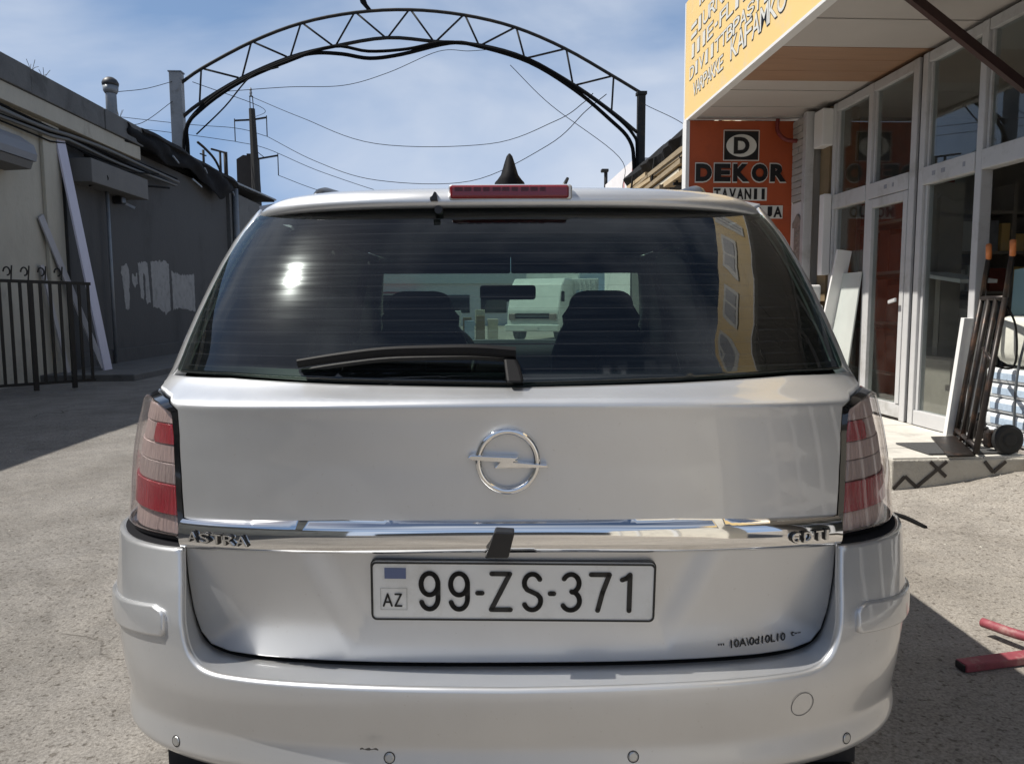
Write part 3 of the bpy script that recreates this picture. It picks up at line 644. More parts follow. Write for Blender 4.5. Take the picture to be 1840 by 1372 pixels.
    cm('plate_border', ([pl(*p, .0055) for p in o1]+[pl(*p, .0055) for p in o2], [(i, n+i, n+(i+1) % n, (i+1) % n) for i in range(n)]), INKB, plate)
    cm('plate_holder', prism_vf(rr(.524, .116, .011), lambda a, b: pl(a, b, -.003), lambda a, b: pl(a, b, -.015)), BLKPL, tg)
    def glyph(ch, x0, y0, wd, hh, sw, nm='plate_character'):
        vf = []
        for st in GL[ch]:
            P = [(x0+a*(wd-sw)+sw/2, y0+b*(hh-sw)+sw/2) for a, b in st]; v2, f2 = stroke(P, sw, closed=(ch == '9' and st is GL[ch][0]))
            vf.append(([pl(p[0], p[1], .0058) for p in v2], f2))
        cm(nm, merge(*vf), INKB, plate)
    for ch, x0, wd in (('9', -.176, .046), ('9', -.122, .046), ('-', -.071, .020), ('Z', -.047, .049), ('S', .012, .046), ('-', .062, .018), ('3', .084, .046), ('7', .136, .046), ('1', .193, .034)):
        glyph(ch, x0, -.0385, wd, .078, .0092)
    glyph('A', -.239, -.030, .0185, .026, .0036, 'country_letter'); glyph('Z', -.2185, -.030, .0165, .026, .0036, 'country_letter')
    cm('plate_flag', prism_vf([(-.235, .024), (-.196, .024), (-.196, .044), (-.235, .044)], lambda a, b: pl(a, b, .0056), lambda a, b: pl(a, b, .003)), FLAG, plate)
    o1 = [(-.243, -.036), (-.194, -.036), (-.194, .006), (-.243, .006)]; o2 = [(-.242, -.035), (-.195, -.035), (-.195, .005), (-.242, .005)]
    cm('country_frame', ([pl(*p, .0056) for p in o1]+[pl(*p, .0056) for p in o2], [(i, 4+i, 4+(i+1) % 4, (i+1) % 4) for i in range(4)]), mat('plate_grey', (.38, .38, .36), .5), plate)
    # ---------------- emblem: ring and lightning bar
    ec = np.array([-.004, .098, .9245]); vf = []
    R0 = .0605; V = []; f = []; nr, ns = 64, 10
    for i in range(nr):
        a = 2*math.pi*i/nr
        for k in range(ns): b = 2*math.pi*k/ns; rr_ = R0-.0062+.0062*math.cos(b); V.append((ec[0]+rr_*math.cos(a)*.97, ec[1]-.006-.006*math.sin(b), ec[2]+rr_*math.sin(a)))
    for i in range(nr):
        for k in range(ns): f.append((i*ns+k, i*ns+(k+1) % ns, ((i+1) % nr)*ns+(k+1) % ns, ((i+1) % nr)*ns+k))
    em = cm('emblem_ring', (V, f), CHROME, tg, True)
    bolt = [(-.072, .008), (-.066, .013), (.020, .009), (.004, -.002), (.070, -.0045), (.074, -.010), (-.026, -.011), (-.008, .0025), (-.062, .0035)]
    cm('emblem_bar', bevel_vf(*prism_vf(bolt, lambda a, b: (ec[0]+a, ec[1]-.016, ec[2]+b), lambda a, b: (ec[0]+a, ec[1]+.004, ec[2]+b)), .0016, 2), CHROME, em)
    # ---------------- lettering on the strip, sticker, camera
    def on_tail(txt, q, z, wd, hh, mm, nm, off, depth, bold=.0, slant=0.):
        p = SB(np.array([q]), np.array([z]))[0]; nn = surf_normal(SB, np.array([q]), np.array([z]))[0]; c = p+nn*off
        rgt = Vector((1, -nn[0]/nn[1], slant)); u = Vector((0, 0, 1))
        V, Fc = text_vf(txt, wd, hh, depth, bold); r = rgt.normalized(); n_ = r.cross(u).normalized()
        cm(nm, ([tuple(Vector(c)+r*x_+u*y_+n_*z_) for x_, y_, z_ in V.tolist()], Fc), mm, tg)
    CH2 = mat('letter_chrome', (.62, .62, .62), .16, 1.)
    x0 = -.578
    for i, ch in enumerate('ASTRA'):
        on_tail(ch, x0+.014+i*.0245, .7725, .0242, .0212, INKB, 'letter_edge', .0185, .004, .03); on_tail(ch, x0+.014+i*.0245, .7725, .0215, .018, CH2, 'letter', .0215, .005, .0)
    for i, (ch, wd) in enumerate((('C', .019), ('D', .019), ('T', .018), ('I', .006))):
        on_tail(ch, .498+i*.0232-(.006 if ch == 'I' else 0), .7715, wd*1.04, .0212, INKB, 'letter_edge', .0185, .004, .012); on_tail(ch, .498+i*.0232-(.006 if ch == 'I' else 0), .7715, wd*.92, .0185, CH2, 'letter', .0215, .005, .0)
    on_tail('...', .372, .5675, .012, .004, INKB, 'sticker_text', .0015, .0006)
    on_tail('10A\\0d10L10', .442, .5705, .112, .0155, INKB, 'sticker_text', .0015, .0006, .012, .05)
    on_tail('t--', .517, .5765, .022, .009, INKB, 'sticker_text', .0015, .0006, .0, .05)
    cm('rear_camera', bevel_vf(*prism_vf([(-.046, .757), (-.004, .757), (.008, .804), (-.028, .806), (-.036, .780)], lambda a, b: (a, .058, b), lambda a, b: (a*.95, .098, b)), .003, 2), BLKPL, tg)
    # ---------------- sides (from tail to nose), windows
    def arch(yc, r, a0, a1, n=14): return [(yc+r*math.cos(math.radians(a)), .31+r*math.sin(math.radians(a))) for a in np.linspace(a0, a1, n)]
    for s in (1, -1):
        def sidep(name, P, m_, raw=None, **kw):
            Q = list(raw or [])+[(qy(a, b), b) for a, b in P]; return panel(name, SB, [(s*a, b) for a, b in Q], m_, car, step=.06, **kw)
        q0 = [(1.125, .755), (1.128, .80), (1.088, .90), (.997, .992), (.937, 1.030)]
        sidep('quarter_panel', [(1.62, 1.03), (1.60, .75), (1.32, .36)]+arch(.91, .37, 8, 160, 16)+[(.70, .755)], PAINT, raw=q0, edge=.003, depth=.02)
        sidep('door', [(1.632, 1.03), (1.612, .75), (1.345, .36), (1.40, .25), (2.36, .25), (2.38, 1.03)], PAINT, edge=.003, depth=.02)
        sidep('door', [(2.392, 1.03), (2.372, .25), (3.22, .25), (3.30, .55), (3.28, 1.0)], PAINT, edge=.003, depth=.02)
        sidep('front_fender', [(3.292, .99), (3.312, .55), (3.235, .36)]+arch(3.61, .37, 172, 8, 16)[0:]+[(4.15, .36), (4.25, .70), (3.9, .84)], PAINT, edge=.003, depth=.02)
        sidep('sill', [(1.30, .34), (1.345, .24), (3.18, .24), (3.22, .34)], BLKPL, edge=.002, off=-.012)
        sidep('rear_pillar', [], PAINT, raw=[(.834, 1.037), (.940, 1.037), (1.12, 1.037), (1.10, 1.10), (1.06, 1.25), (1.02, 1.40), (1.00, 1.447), (.80, 1.447), (.75, 1.425), (.758, 1.385), (.773, 1.30), (.778, 1.20), (.780, 1.12), (.778, 1.074)], edge=.003, depth=.02)
        sidep('quarter_window', [(1.64, 1.045), (1.68, 1.42)], SGLASS, raw=[(1.13, 1.045), (1.112, 1.10), (1.072, 1.25), (1.035, 1.42)][::-1], edge=0, depth=.0008)
        sidep('door_window', [(1.66, 1.045), (2.36, 1.045), (2.40, 1.42), (1.70, 1.42)], SGLASS, edge=0, depth=.0008)
        sidep('door_window', [(2.39, 1.045), (3.20, 1.03), (2.72, 1.42), (2.43, 1.42)], FGLASS, edge=0, depth=.0008)
        sidep('roof_side', [(1.03, 1.43), (2.68, 1.43), (2.6, 1.462), (1.08, 1.462)], PAINT, edge=.002, depth=.03)
        sidep('front_pillar', [(2.74, 1.425), (3.22, 1.035), (3.30, 1.0), (2.80, 1.455)], PAINT, edge=.002, depth=.03)
        # wheels
        for yc in (.91, 3.61):
            t = [(.205, -.10), (.27, -.105), (.305, -.095), (.315, -.07), (.315, .07), (.305, .095), (.27, .105), (.205, .10)]
            xc = s*.745
            wh = cm('wheel', lathe_vf([(.0, -.02), (.10, -.015), (.2, -.02), (.21, -.08), (.21, .08), (.0, .08)] if s < 0 else [(.0, -.08), (.21, -.08), (.21, .08), (.2, .02), (.10, .015), (.0, .02)], (xc, yc, .315), 28, 'x'), GREYMET, car, True)
            cm('tyre', lathe_vf(t, (xc, yc, .315), 36, 'x'), RUBBER, wh, True)
            for k in range(7):
                a = 2*math.pi*k/7; cm('spoke', bar_vf((xc+s*.075, yc, .315), (xc+s*.085, yc+.2*math.cos(a), .315+.2*math.sin(a)), .05, .02), GREYMET, wh)
        sidep('centre_pillar', [(2.33, 1.035), (2.43, 1.035), (2.47, 1.44), (2.37, 1.44)], BLKPL, off=-.012, edge=0, depth=.03)
        sidep('centre_pillar', [(1.60, 1.035), (1.69, 1.035), (1.73, 1.44), (1.65, 1.44)], BLKPL, off=-.012, edge=0, depth=.03)
        sidep('window_light_block', [(1.02, 1.0), (3.24, .99), (2.74, 1.455), (1.12, 1.455)], mat('light_block_black', (.004, .004, .005), .6, spec=.1), off=-.022, edge=0, depth=.001)  # added opaque sheets behind the side glass, block light leaking through the gaps
        sidep('window_light_block', [(.45, 1.025), (1.03, 1.0), (1.13, 1.45), (.86, 1.45)], MATS['light_block_black'], off=-.022, edge=0, depth=.001)
    # nose
    def FR(x, z):
        r = np.interp(z, [.2, .35, .55, .68, .78], [.12, .02, .0, .05, .14]); y = 4.515-r-.62*(1-np.maximum(0, 1-(np.abs(x)/.80)**2.6)**(1/2.6)); return np.stack([x+0*z, y, z+0*x], -1)
    fb = panel('front_bumper', lambda a, b: FR(-a, b), [(-.785, .24), (.785, .24), (.785, .66), (.45, .60), (-.45, .60), (-.785, .66)], PAINT, car, edge=.004, depth=.02, step=.05)
    panel('grille', lambda a, b: FR(-a, b), [(-.43, .605), (.43, .605), (.43, .70), (-.43, .70)], BLKPL, car, off=-.01, edge=.003, step=.05)
    for s in (1, -1): panel('headlamp', lambda a, b: FR(-a, b), [(s*.45, .612), (s*.775, .67), (s*.74, .77), (s*.45, .715)], LGLASS, car, edge=.004, step=.03)
    def HD(x, y): return np.stack([x+0*y, y+0*x, 1.01-.09*(y-3.25)/.6*1.0*((y-3.25) > -9)-.14*np.clip((y-3.75)/.65, 0, 1)**2-.05*(np.abs(x)/.75)**3], -1)
    panel('bonnet', HD, [(-.74, 3.28), (.74, 3.28), (.72, 3.9), (.55, 4.33), (0, 4.42), (-.55, 4.33), (-.72, 3.9)], PAINT, car, edge=.003, depth=.02, step=.08)
    def WS(x, t): return np.stack([x*(1-.13*t), 3.36-.74*t-.16*(x/.7)**2*(1-.2*t), 1.0+.462*t+0*x], -1)
    panel('windscreen', lambda a, b: WS(-a, b), [(-.79, 0), (.79, 0), (.755, 1), (-.755, 1)], WGLASS, car, edge=0, depth=.001, step=.08)
    for s in (1, -1): cm('pillar_trim', tube_vf([(s*.775, 3.16, .98), (s*.735, 2.92, 1.22), (s*.665, 2.56, 1.45)], .042, 8), BLKPL, car, True)
    cbox('underbody', -.70, .70, .14, 4.3, .20, .27, RUBBER, car, .01)
    cm('exhaust_pipe', tube_vf([(-.50, .06, .26), (-.50, .6, .27)], .028, 14), GREYMET, car, True)
    # ---------------- cabin
    cab = cbox('cabin_floor', -.70, .70, .22, 3.5, .272, .33, INTER, car, .005)
    cbox('cargo_cover', -.52, .52, .25, .42, .965, .98, INTER, cab, .005); cbox('cargo_cover', -.66, .66, .42, 1.12, .964, .981, INTER, cab, .005)
    panel('tailgate_lining', SB, full_out([(0, .50), (.60, .50), (.62, .75), (.66, 1.0), (.70, 1.035), (0, 1.04)]), INTER, cab, off=-.075, edge=0, depth=.005, step=.06)
    cbox('rear_seat', -.64, .64, 1.12, 1.28, .34, .985, INTER, cab, .04, 3)
    for x in (-.40, .40): cbox('head_restraint', x-.13, x+.13, 1.14, 1.22, .965, 1.06, INTER, cab, .03, 3)
    for x in (-.37, .37):
        s = 1 if x > 0 else -1
        pr = [(-.17, .36), (.17, .36), (.205, .75), (.20, 1.0), (.165, 1.10), (.13, 1.15), (.125, 1.235), (.085, 1.262), (-.085, 1.262), (-.125, 1.235), (-.13, 1.15), (-.165, 1.10), (-.20, 1.0), (-.205, .75)]
        cm('front_seat', bevel_vf(*prism_vf(pr, lambda a, b: (x+a, 2.02-(b-.36)*.2, b), lambda a, b: (x+a, 2.15-(b-.36)*.2, b)), .025, 3), INTER, cab, True)
        cbox('seat_cushion', x-.24, x+.24, 2.1, 2.62, .34, .52, INTER, cab, .05, 3)
    cbox('dashboard', -.70, .70, 2.95, 3.30, .60, .975, INTER, cab, .05, 3)
    cbox('centre_console', -.12, .12, 2.3, 3.0, .33, .62, INTER, cab, .03, 3)
    V = []; f = []
    for i in range(32):
        a = 2*math.pi*i/32
        for k in range(8): b = 2*math.pi*k/8; rr_ = .18+.016*math.cos(b); V.append((-.37+rr_*math.cos(a), 2.78+.016*math.sin(b)+.35*rr_*math.sin(a), .93+.9*rr_*math.sin(a)))
    cm('steering_wheel', (V, [(i*8+k, i*8+(k+1) % 8, ((i+1) % 32)*8+(k+1) % 8, ((i+1) % 32)*8+k) for i in range(32) for k in range(8)]), BLKPL, cab, True)
    for x in (-.33, .33): cm('sun_visor', bevel_vf(*boxv(x-.329, x+.329, 2.58, 2.61, 1.362, 1.47), .01, 2), HEADL, cab)
    cm('rear_view_mirror', bevel_vf(*boxv(-.155, .125, 2.60, 2.63, 1.232, 1.305), .02, 3), BLKPL, cab, True)
    return car
car = build_car()

# ================================================================== LEFT SIDE OF THE STREET
def build_left():
    wh = thing('warehouse', 'long low warehouse in shade on the left with cream plaster and a grey parapet', 'building', (-7.1, 13, 0))
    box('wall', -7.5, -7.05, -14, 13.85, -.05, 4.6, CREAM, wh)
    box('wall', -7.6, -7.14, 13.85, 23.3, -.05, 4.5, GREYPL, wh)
    for y0, y1 in ((13.30, 13.83), (9.6, 10.1), (5.6, 6.1), (1.6, 2.1)): box('pilaster', -7.05, -6.985, y0, y1, -.02, 4.25, CREAM, wh, .012)
    box('pilaster', -7.14, -7.02, 14.0, 14.25, 0, 3.45, GREYPL, wh, .01)
    box('door_lintel', -7.14, -6.72, 14.35, 16.75, 3.44, 3.86, LINTEL, wh, .012)
    y = -14.
    k = 0
    while y < 16.9:
        y2 = min(y+2.44, 16.95); box('parapet_slab', -7.35-.01*(k % 2), -6.85-.008*((k*7) % 3), y+.006, y2-.006, 4.56, 4.94+.006*((k*5) % 3), CONC, wh, .012); y += 2.44; k += 1
    box('cornice', -7.3, -6.90, -14, 16.9, 4.28, 4.555, CREAM, wh, .01)
    box('roof', -14, -7.3, -14, 23.3, 4.62, 4.72, ROOFB, wh)
    # sagging roof edge over the grey part
    V = []; f = []; n = 26
    for i in range(n):
        t = i/(n-1); Y = 16.9+t*6.6; z = 4.93+.035*math.sin(t*5)-.02*t; dx = .05*math.sin(t*9)+.03*math.sin(t*23)
        V += [(-7.6, Y, z+.06), (-6.86+dx, Y, z+.02), (-6.80+dx, Y, z-.06-.03*abs(math.sin(t*5))), (-6.95, Y, z-.16), (-7.6, Y, z-.1)]
    for i in range(n-1):
        for k in range(4): f.append((i*5+k, (i+1)*5+k, (i+1)*5+k+1, i*5+k+1))
    mesh('roof_edge', V, f, ROOFB, wh)
    tube('downpipe', [(-7.02, 15.55, .1), (-7.02, 15.55, 3.44)], .035, GALV, wh)
    box('wall_lamp', -7.14, -6.95, 16.02, 16.22, 3.28, 3.42, BLKPL, wh, .02); bar('lamp_arm', (-6.97, 16.2, 3.30), (-6.82, 16.3, 3.22), .03, .05, GALV, wh)
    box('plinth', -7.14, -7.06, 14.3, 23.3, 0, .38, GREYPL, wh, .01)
    # faded lettering strokes painted on the grey wall
    G = [[(16.25, 2.02), (16.5, 2.12), (16.62, 2.0), (16.55, 1.2), (16.35, 1.2), (16.3, 1.6)], [(16.75, 1.92), (16.9, 1.85), (17.0, 1.95), (17.0, 1.72), (16.85, 1.62), (16.72, 1.75)],
         [(17.05, 2.18), (17.55, 2.2), (17.62, 1.32), (17.4, 1.28), (17.38, 1.9), (17.3, 1.95), (17.28, 1.35), (17.12, 1.42)], [(17.72, 2.22), (18.55, 2.3), (18.75, 2.2), (18.75, 1.15), (18.5, 1.05), (17.75, 1.25)],
         [(18.9, 2.05), (19.6, 2.0), (20.4, 2.05), (20.4, 1.1), (19.4, 1.2), (18.92, 1.15)]]
    rj = random.Random(3)
    def rough(g):
        o = []
        for (a, b), (c, d) in zip(g, g[1:]+g[:1]):
            n_ = max(2, int(math.hypot(c-a, d-b)/.05))
            for i in range(n_): t = i/n_; o.append((a+(c-a)*t+rj.gauss(0, .012), b+(d-b)*t+rj.gauss(0, .018)))
        return o
    for g in map(rough, G): v, f = prism_vf(g, lambda a, b: (-7.136, a, b), lambda a, b: (-7.15, a, b)); mesh('painted_stroke', v, f, GRAFF, wh)
    # next building along
    b2 = thing('far_shed', 'pale grey shed with a thin sloping roof edge beyond the warehouse', 'building', (-7.1, 25, 0))
    box('wall', -9.5, -7.05, 23.35, 27.6, -.05, 4.62, CONC, b2); box('wall', -9.5, -7.2, 27.6, 36, -.05, 4.5, GREYPL, b2)
    bar('roof', (-8.2, 23.2, 4.80), (-8.2, 28.0, 4.93), 2.6, .09, ROOFB, b2); bar('roof_trim', (-6.86, 23.2, 4.83), (-6.86, 28.0, 4.96), .06, .05, GALV, b2)
    tube('downpipe', [(-6.96, 23.62, 0), (-6.96, 23.62, 4.70)], .09, GALV, b2); box('pipe_collar', -7.07, -6.85, 23.52, 23.72, 3.1, 3.16, GALV, b2, .01); box('pipe_collar', -7.07, -6.85, 23.52, 23.72, 1.4, 1.46, GALV, b2, .01)
    # awning box at the frame edge
    aw = thing('shutter_box', 'grey roller shutter box on the cream wall at the left edge', 'shutter box', (-6.9, 12, 3.4))
    prof = [(-7.05, 3.82), (-6.82, 3.80), (-6.62, 3.66), (-6.58, 3.52), (-6.60, 3.42), (-7.05, 3.40)]
    v, f = prism_vf(prof, lambda a, b: (a, 10.9, b), lambda a, b: (a, 12.35, b)); mesh('housing', v, f, mat('shutter_grey', (.16, .17, .19), .5, var=.1), aw)
    v, f = prism_vf([(-7.05, 3.39), (-6.62, 3.41), (-6.66, 3.30), (-7.05, 3.28)], lambda a, b: (a, 10.9, b), lambda a, b: (a, 12.3, b)); mesh('lower_rail', v, f, LINTEL, aw)
    # cables along the wall
    for k, (z, x, r) in enumerate(((4.22, -6.96, .022), (4.16, -6.93, .035), (4.09, -6.98, .02), (4.02, -6.95, .028), (3.97, -6.99, .015))):
        pts = [(x+.02*math.sin(Y*1.7+k), Y, z+.03*math.sin(Y*.8+k*1.3)+(.02*k if Y > 13.5 else 0)) for Y in np.arange(-10, 19.5, .5)]
        tag(tube('wall_cable', pts, r, CABLE if k % 2 == 0 else CABLEG, None, 6, base=(-6.9, 5, z)), ['thin black cable, topmost of the bundle under the parapet', 'thick grey conduit, second from the top under the parapet', 'black cable sagging midway in the bundle under the parapet', 'grey cable near the bottom of the bundle under the parapet', 'thinnest black cable, lowest of the bundle under the parapet'][k], 'cable', 'cables on the warehouse wall')
    for k, (a, b, c) in enumerate((((-6.95, 14.6, 3.95), (-6.85, 16.0, 3.70), (-6.95, 18.5, 3.95)), ((-6.95, 14.4, 4.0), (-6.8, 15.6, 3.86), (-6.9, 17.8, 4.15)), ((-6.95, 14.6, 3.92), (-6.72, 14.95, 3.6), (-6.95, 14.7, 3.42)))):
        pts = cat_rom([a, b, c], 8); tag(tube('loose_cable', pts, .016+.008*(k == 0), CABLE, None, 6, base=a), ['long slack black cable hanging above the concrete lintel', 'short black cable looping higher above the lintel', 'black cable drooping across the face of the lintel'][k], 'cable')
    # black tarpaulin mass hanging under the roof edge
    n, m_ = 44, 16; V = []; f = []; rnd = np.random.RandomState(3); ph = rnd.rand(8)*6
    for i in range(n):
        t = i/(n-1); Y = 16.2+t*6.9
        depth = .34+.40*math.exp(-((t-.86)/.12)**2)+.16*math.sin(t*7+ph[0])*t+.12*math.exp(-((t-.25)/.15)**2)
        for j in range(m_):
            s_ = j/(m_-1); zz = 4.90-s_*depth; xx = -6.86-.02*s_+.10*math.sin(s_*3.1)*(.6+.5*math.sin(t*19+ph[1]))+.012*math.sin(t*61+s_*9+ph[2])+.03*math.sin(t*23-s_*6+ph[3])
            V.append((xx, Y+.04*math.sin(s_*11+t*20), zz+.05*math.sin(t*17+ph[4])*s_))
    for i in range(n-1):
        for j in range(m_-1): f.append((i*m_+j, (i+1)*m_+j, (i+1)*m_+j+1, i*m_+j+1))
    o = mesh('tarpaulin', V, f, TARP, base=(-6.9, 19.5, 4.5), smooth=True); md = o.modifiers.new('thick', 'SOLIDIFY'); md.thickness = .012
    tag(o, 'crumpled black tarpaulin hanging under the warehouse roof edge', 'tarpaulin')
    for k, (Y, z, dy) in enumerate(((18.2, 4.62, .5), (20.3, 4.72, .35), (22.6, 4.46, .3), (19.4, 4.30, .8))):
        tag(bar('timber_offcut', (-6.72, Y, z), (-6.78, Y+dy, z-.07), .03, .035, GALV, base=(-6.75, Y, z)), ['pale thin rod sticking out of the black tarpaulin, nearest one', 'pale thin rod in the middle of the black tarpaulin edge', 'short pale rod at the far end of the black tarpaulin', 'long low pale rod under the black tarpaulin'][k], 'rod')
    # leaning boards
    def plank(name, a, b, wd, th, m, label):
        tag(bar(name, a, b, th, wd, m, up=(0, 1, .15), base=b), label, 'board', 'boards leaning on the warehouse')
    plank('leaning_board', (-7.0, 13.85, 4.12), (-6.45, 13.98, .0), .28, .03, BOARDL, 'long lilac-white board leaning against the wall, the longer one')
    plank('leaning_board', (-7.02, 13.15, 2.70), (-6.72, 14.35, .12), .17, .025, BOARDG, 'shorter grey board leaning beside the long pale one')
    plank('leaning_board', (-7.0, 13.05, 1.9), (-6.85, 13.42, .02), .10, .03, BOARDG, 'narrow grey lath behind the fence beside the boards')
    # iron fence
    A = Vector((-7.02, 10.62, 0)); B = Vector((-5.70, 11.92, 0)); D = (B-A)
    fe = thing('iron_fence', 'black iron fence with scrolled top standing before the cream wall', 'fence', tuple(A))
    def fp(t, z, o=0.): p = A+D*t; nrm = Vector((D.y, -D.x, 0)).normalized(); return tuple(p+nrm*o+Vector((0, 0, z)))
    bar('rail', fp(-.02, 1.60), fp(1.0, 1.56), .03, .045, FENCE, fe); bar('rail', fp(-.02, .12), fp(1.0, .12), .03, .04, FENCE, fe)
    for i in range(15):
        t = (i+.3)/14.6; wd = .035 if i % 4 else .06
        bar('bar', fp(t, .02 if i % 4 == 0 else .1), fp(t, 1.585-.03*t), wd, wd, FENCE, fe)
    for i in range(7):
        t = .05+i*.115; pts = []
        for a in np.linspace(0, 1.55*math.pi, 14): r = .075-.03*a/4.9; pts.append(fp(t+(.05-r*math.cos(a)*.62)/1.85*1.0, 1.64+.07+r*math.sin(a)))
        tube('scroll', pts, .011, FENCE, fe, 6)
        bar('scroll_tie', fp(t+.05, 1.60), fp(t+.06, 1.80), .016, .016, FENCE, fe)
    # roof vent
    cy = thing('roof_vent', 'galvanised vent pipe with a round cap on the left roof', 'vent pipe', (-8.5, 19.3, 4.7))
    v, f = lathe_vf([(.14, 4.7), (.12, 6.25), (.12, 6.28)], (-8.5, 19.3, 0), 20); mesh('pipe', v, f, GALV, cy, smooth=True)
    v, f = lathe_vf([(.13, 6.26), (.165, 6.32), (.175, 6.44)], (-8.5, 19.3, 0), 20); mesh('collar', v, f, GALV, cy, smooth=True)
    v, f = lathe_vf([(.18, 6.44), (.19, 6.50), (.15, 6.58), (.08, 6.63), (.0, 6.64)], (-8.5, 19.3, 0), 20); mesh('cap', v, f, mat('vent_cap', (.06, .06, .062), .5, .5), cy, smooth=True)
    # roof guard rail
    ra = thing('roof_railing', 'black bent railing on the roof beside the left arch post', 'railing', (-7.3, 22, 4.9))
    tube('top_rail', cat_rom([(-7.3, 21.6, 5.62), (-7.3, 22.2, 5.56), (-7.3, 23.0, 5.40), (-7.3, 23.7, 5.0)], 5), .035, RUST, ra); tube('top_rail', [(-7.3, 22.7, 5.66), (-7.3, 23.95, 5.80)], .03, RUST, ra)
    for Y, zt in ((22.0, 5.5), (23.45, 5.74), (23.95, 5.82)): tube('post', [(-7.3, Y, 4.75), (-7.3, Y, zt)], .035 if Y < 23.9 else .06, RUST, ra)
    tube('top_rail', [(-7.3, 21.75, 5.35), (-7.3, 22.2, 5.38)], .02, RUST, ra)
    # dark flue box and far utility pole
    fl = thing('brick_flue', 'dark square flue rising behind the far shed roof', 'chimney', (-9.65, 34, 0))
    v, f = prism_vf([(-10.05, 0), (-9.24, 0), (-9.26, 7.66), (-9.72, 7.70), (-10.0, 7.52)], lambda a, b: (a, 34.3, b), lambda a, b: (a, 35.2, b)); mesh('shaft', v, f, mat('flue_brick', (.035, .03, .027), .85, var=.25, vscale=3), fl)
    box('flue_cap', -9.62, -9.3, 34.5, 35.0, 7.70, 7.80, RUST, fl)
    po = thing('utility_pole', 'dark concrete utility pole with crossarms against the sky', 'utility pole', (-9.15, 34, 0))
    v, f = tube_vf([(-9.05, 34, 0), (-9.12, 34, 6.3), (-9.19, 34, 9.55)], [.24, .19, .13], 8); mesh('shaft', v, f, POLEC, po)
    for dx in (-.07, .07): bar('top_bracket', (-9.19+dx, 34, 9.5), (-9.20+dx*.8, 34, 10.05), .03, .03, RUST, po)
    bar('top_bracket', (-9.28, 34, 10.06), (-9.12, 34, 10.06), .04, .04, RUST, po); v, f = lathe_vf([(.04, 10.08), (.06, 10.2), (.04, 10.28), (.055, 10.34), (.02, 10.42)], (-9.21, 34, 0), 10); mesh('insulator', v, f, GREYMET, po)
    for (x0, z0, x1, z1, zb) in ((-9.2, 9.1, -9.93, 9.06, 8.2), (-9.18, 9.1, -8.59, 9.2, 8.42), (-9.15, 7.46, -8.17, 7.63, 6.8)):
        bar('crossarm', (x0, 34, z0), (x1, 34, z1), .05, .07, RUST, po); bar('drop_hanger', (x1, 34, z1+.08), (x1, 34, zb), .03, .03, RUST, po)
    bar('stay', (-9.12, 34, 7.85), (-8.75, 34, 7.55), .03, .03, RUST, po)
    # weeds on the parapet
    for k, (Y, h) in enumerate(((12.1, .28), (13.1, .22), (13.45, .2), (16.2, .24))):
        pl_ = thing('dry_weed', ['dry twig rising from the parapet at the left edge', 'thin dry twig, second from the left on the parapet', 'small forked dry twig beside the second one', 'dry twig on the parapet nearest the vent pipe'][k], 'weed', (-7.0, Y, 4.93))
        for j in range(4): a = j*1.7+k; tube('stem', cat_rom([(-7.0, Y, 4.93), (-7.0+.03*math.cos(a), Y+.05*math.sin(a)+.03, 4.93+h*.5), (-7.0+.06*math.cos(a), Y+.14*math.sin(a)+.06, 4.93+h*(.75+.1*j))], 4), .004, mat('twig', (.05, .05, .035), .9), pl_, 4)
build_left()

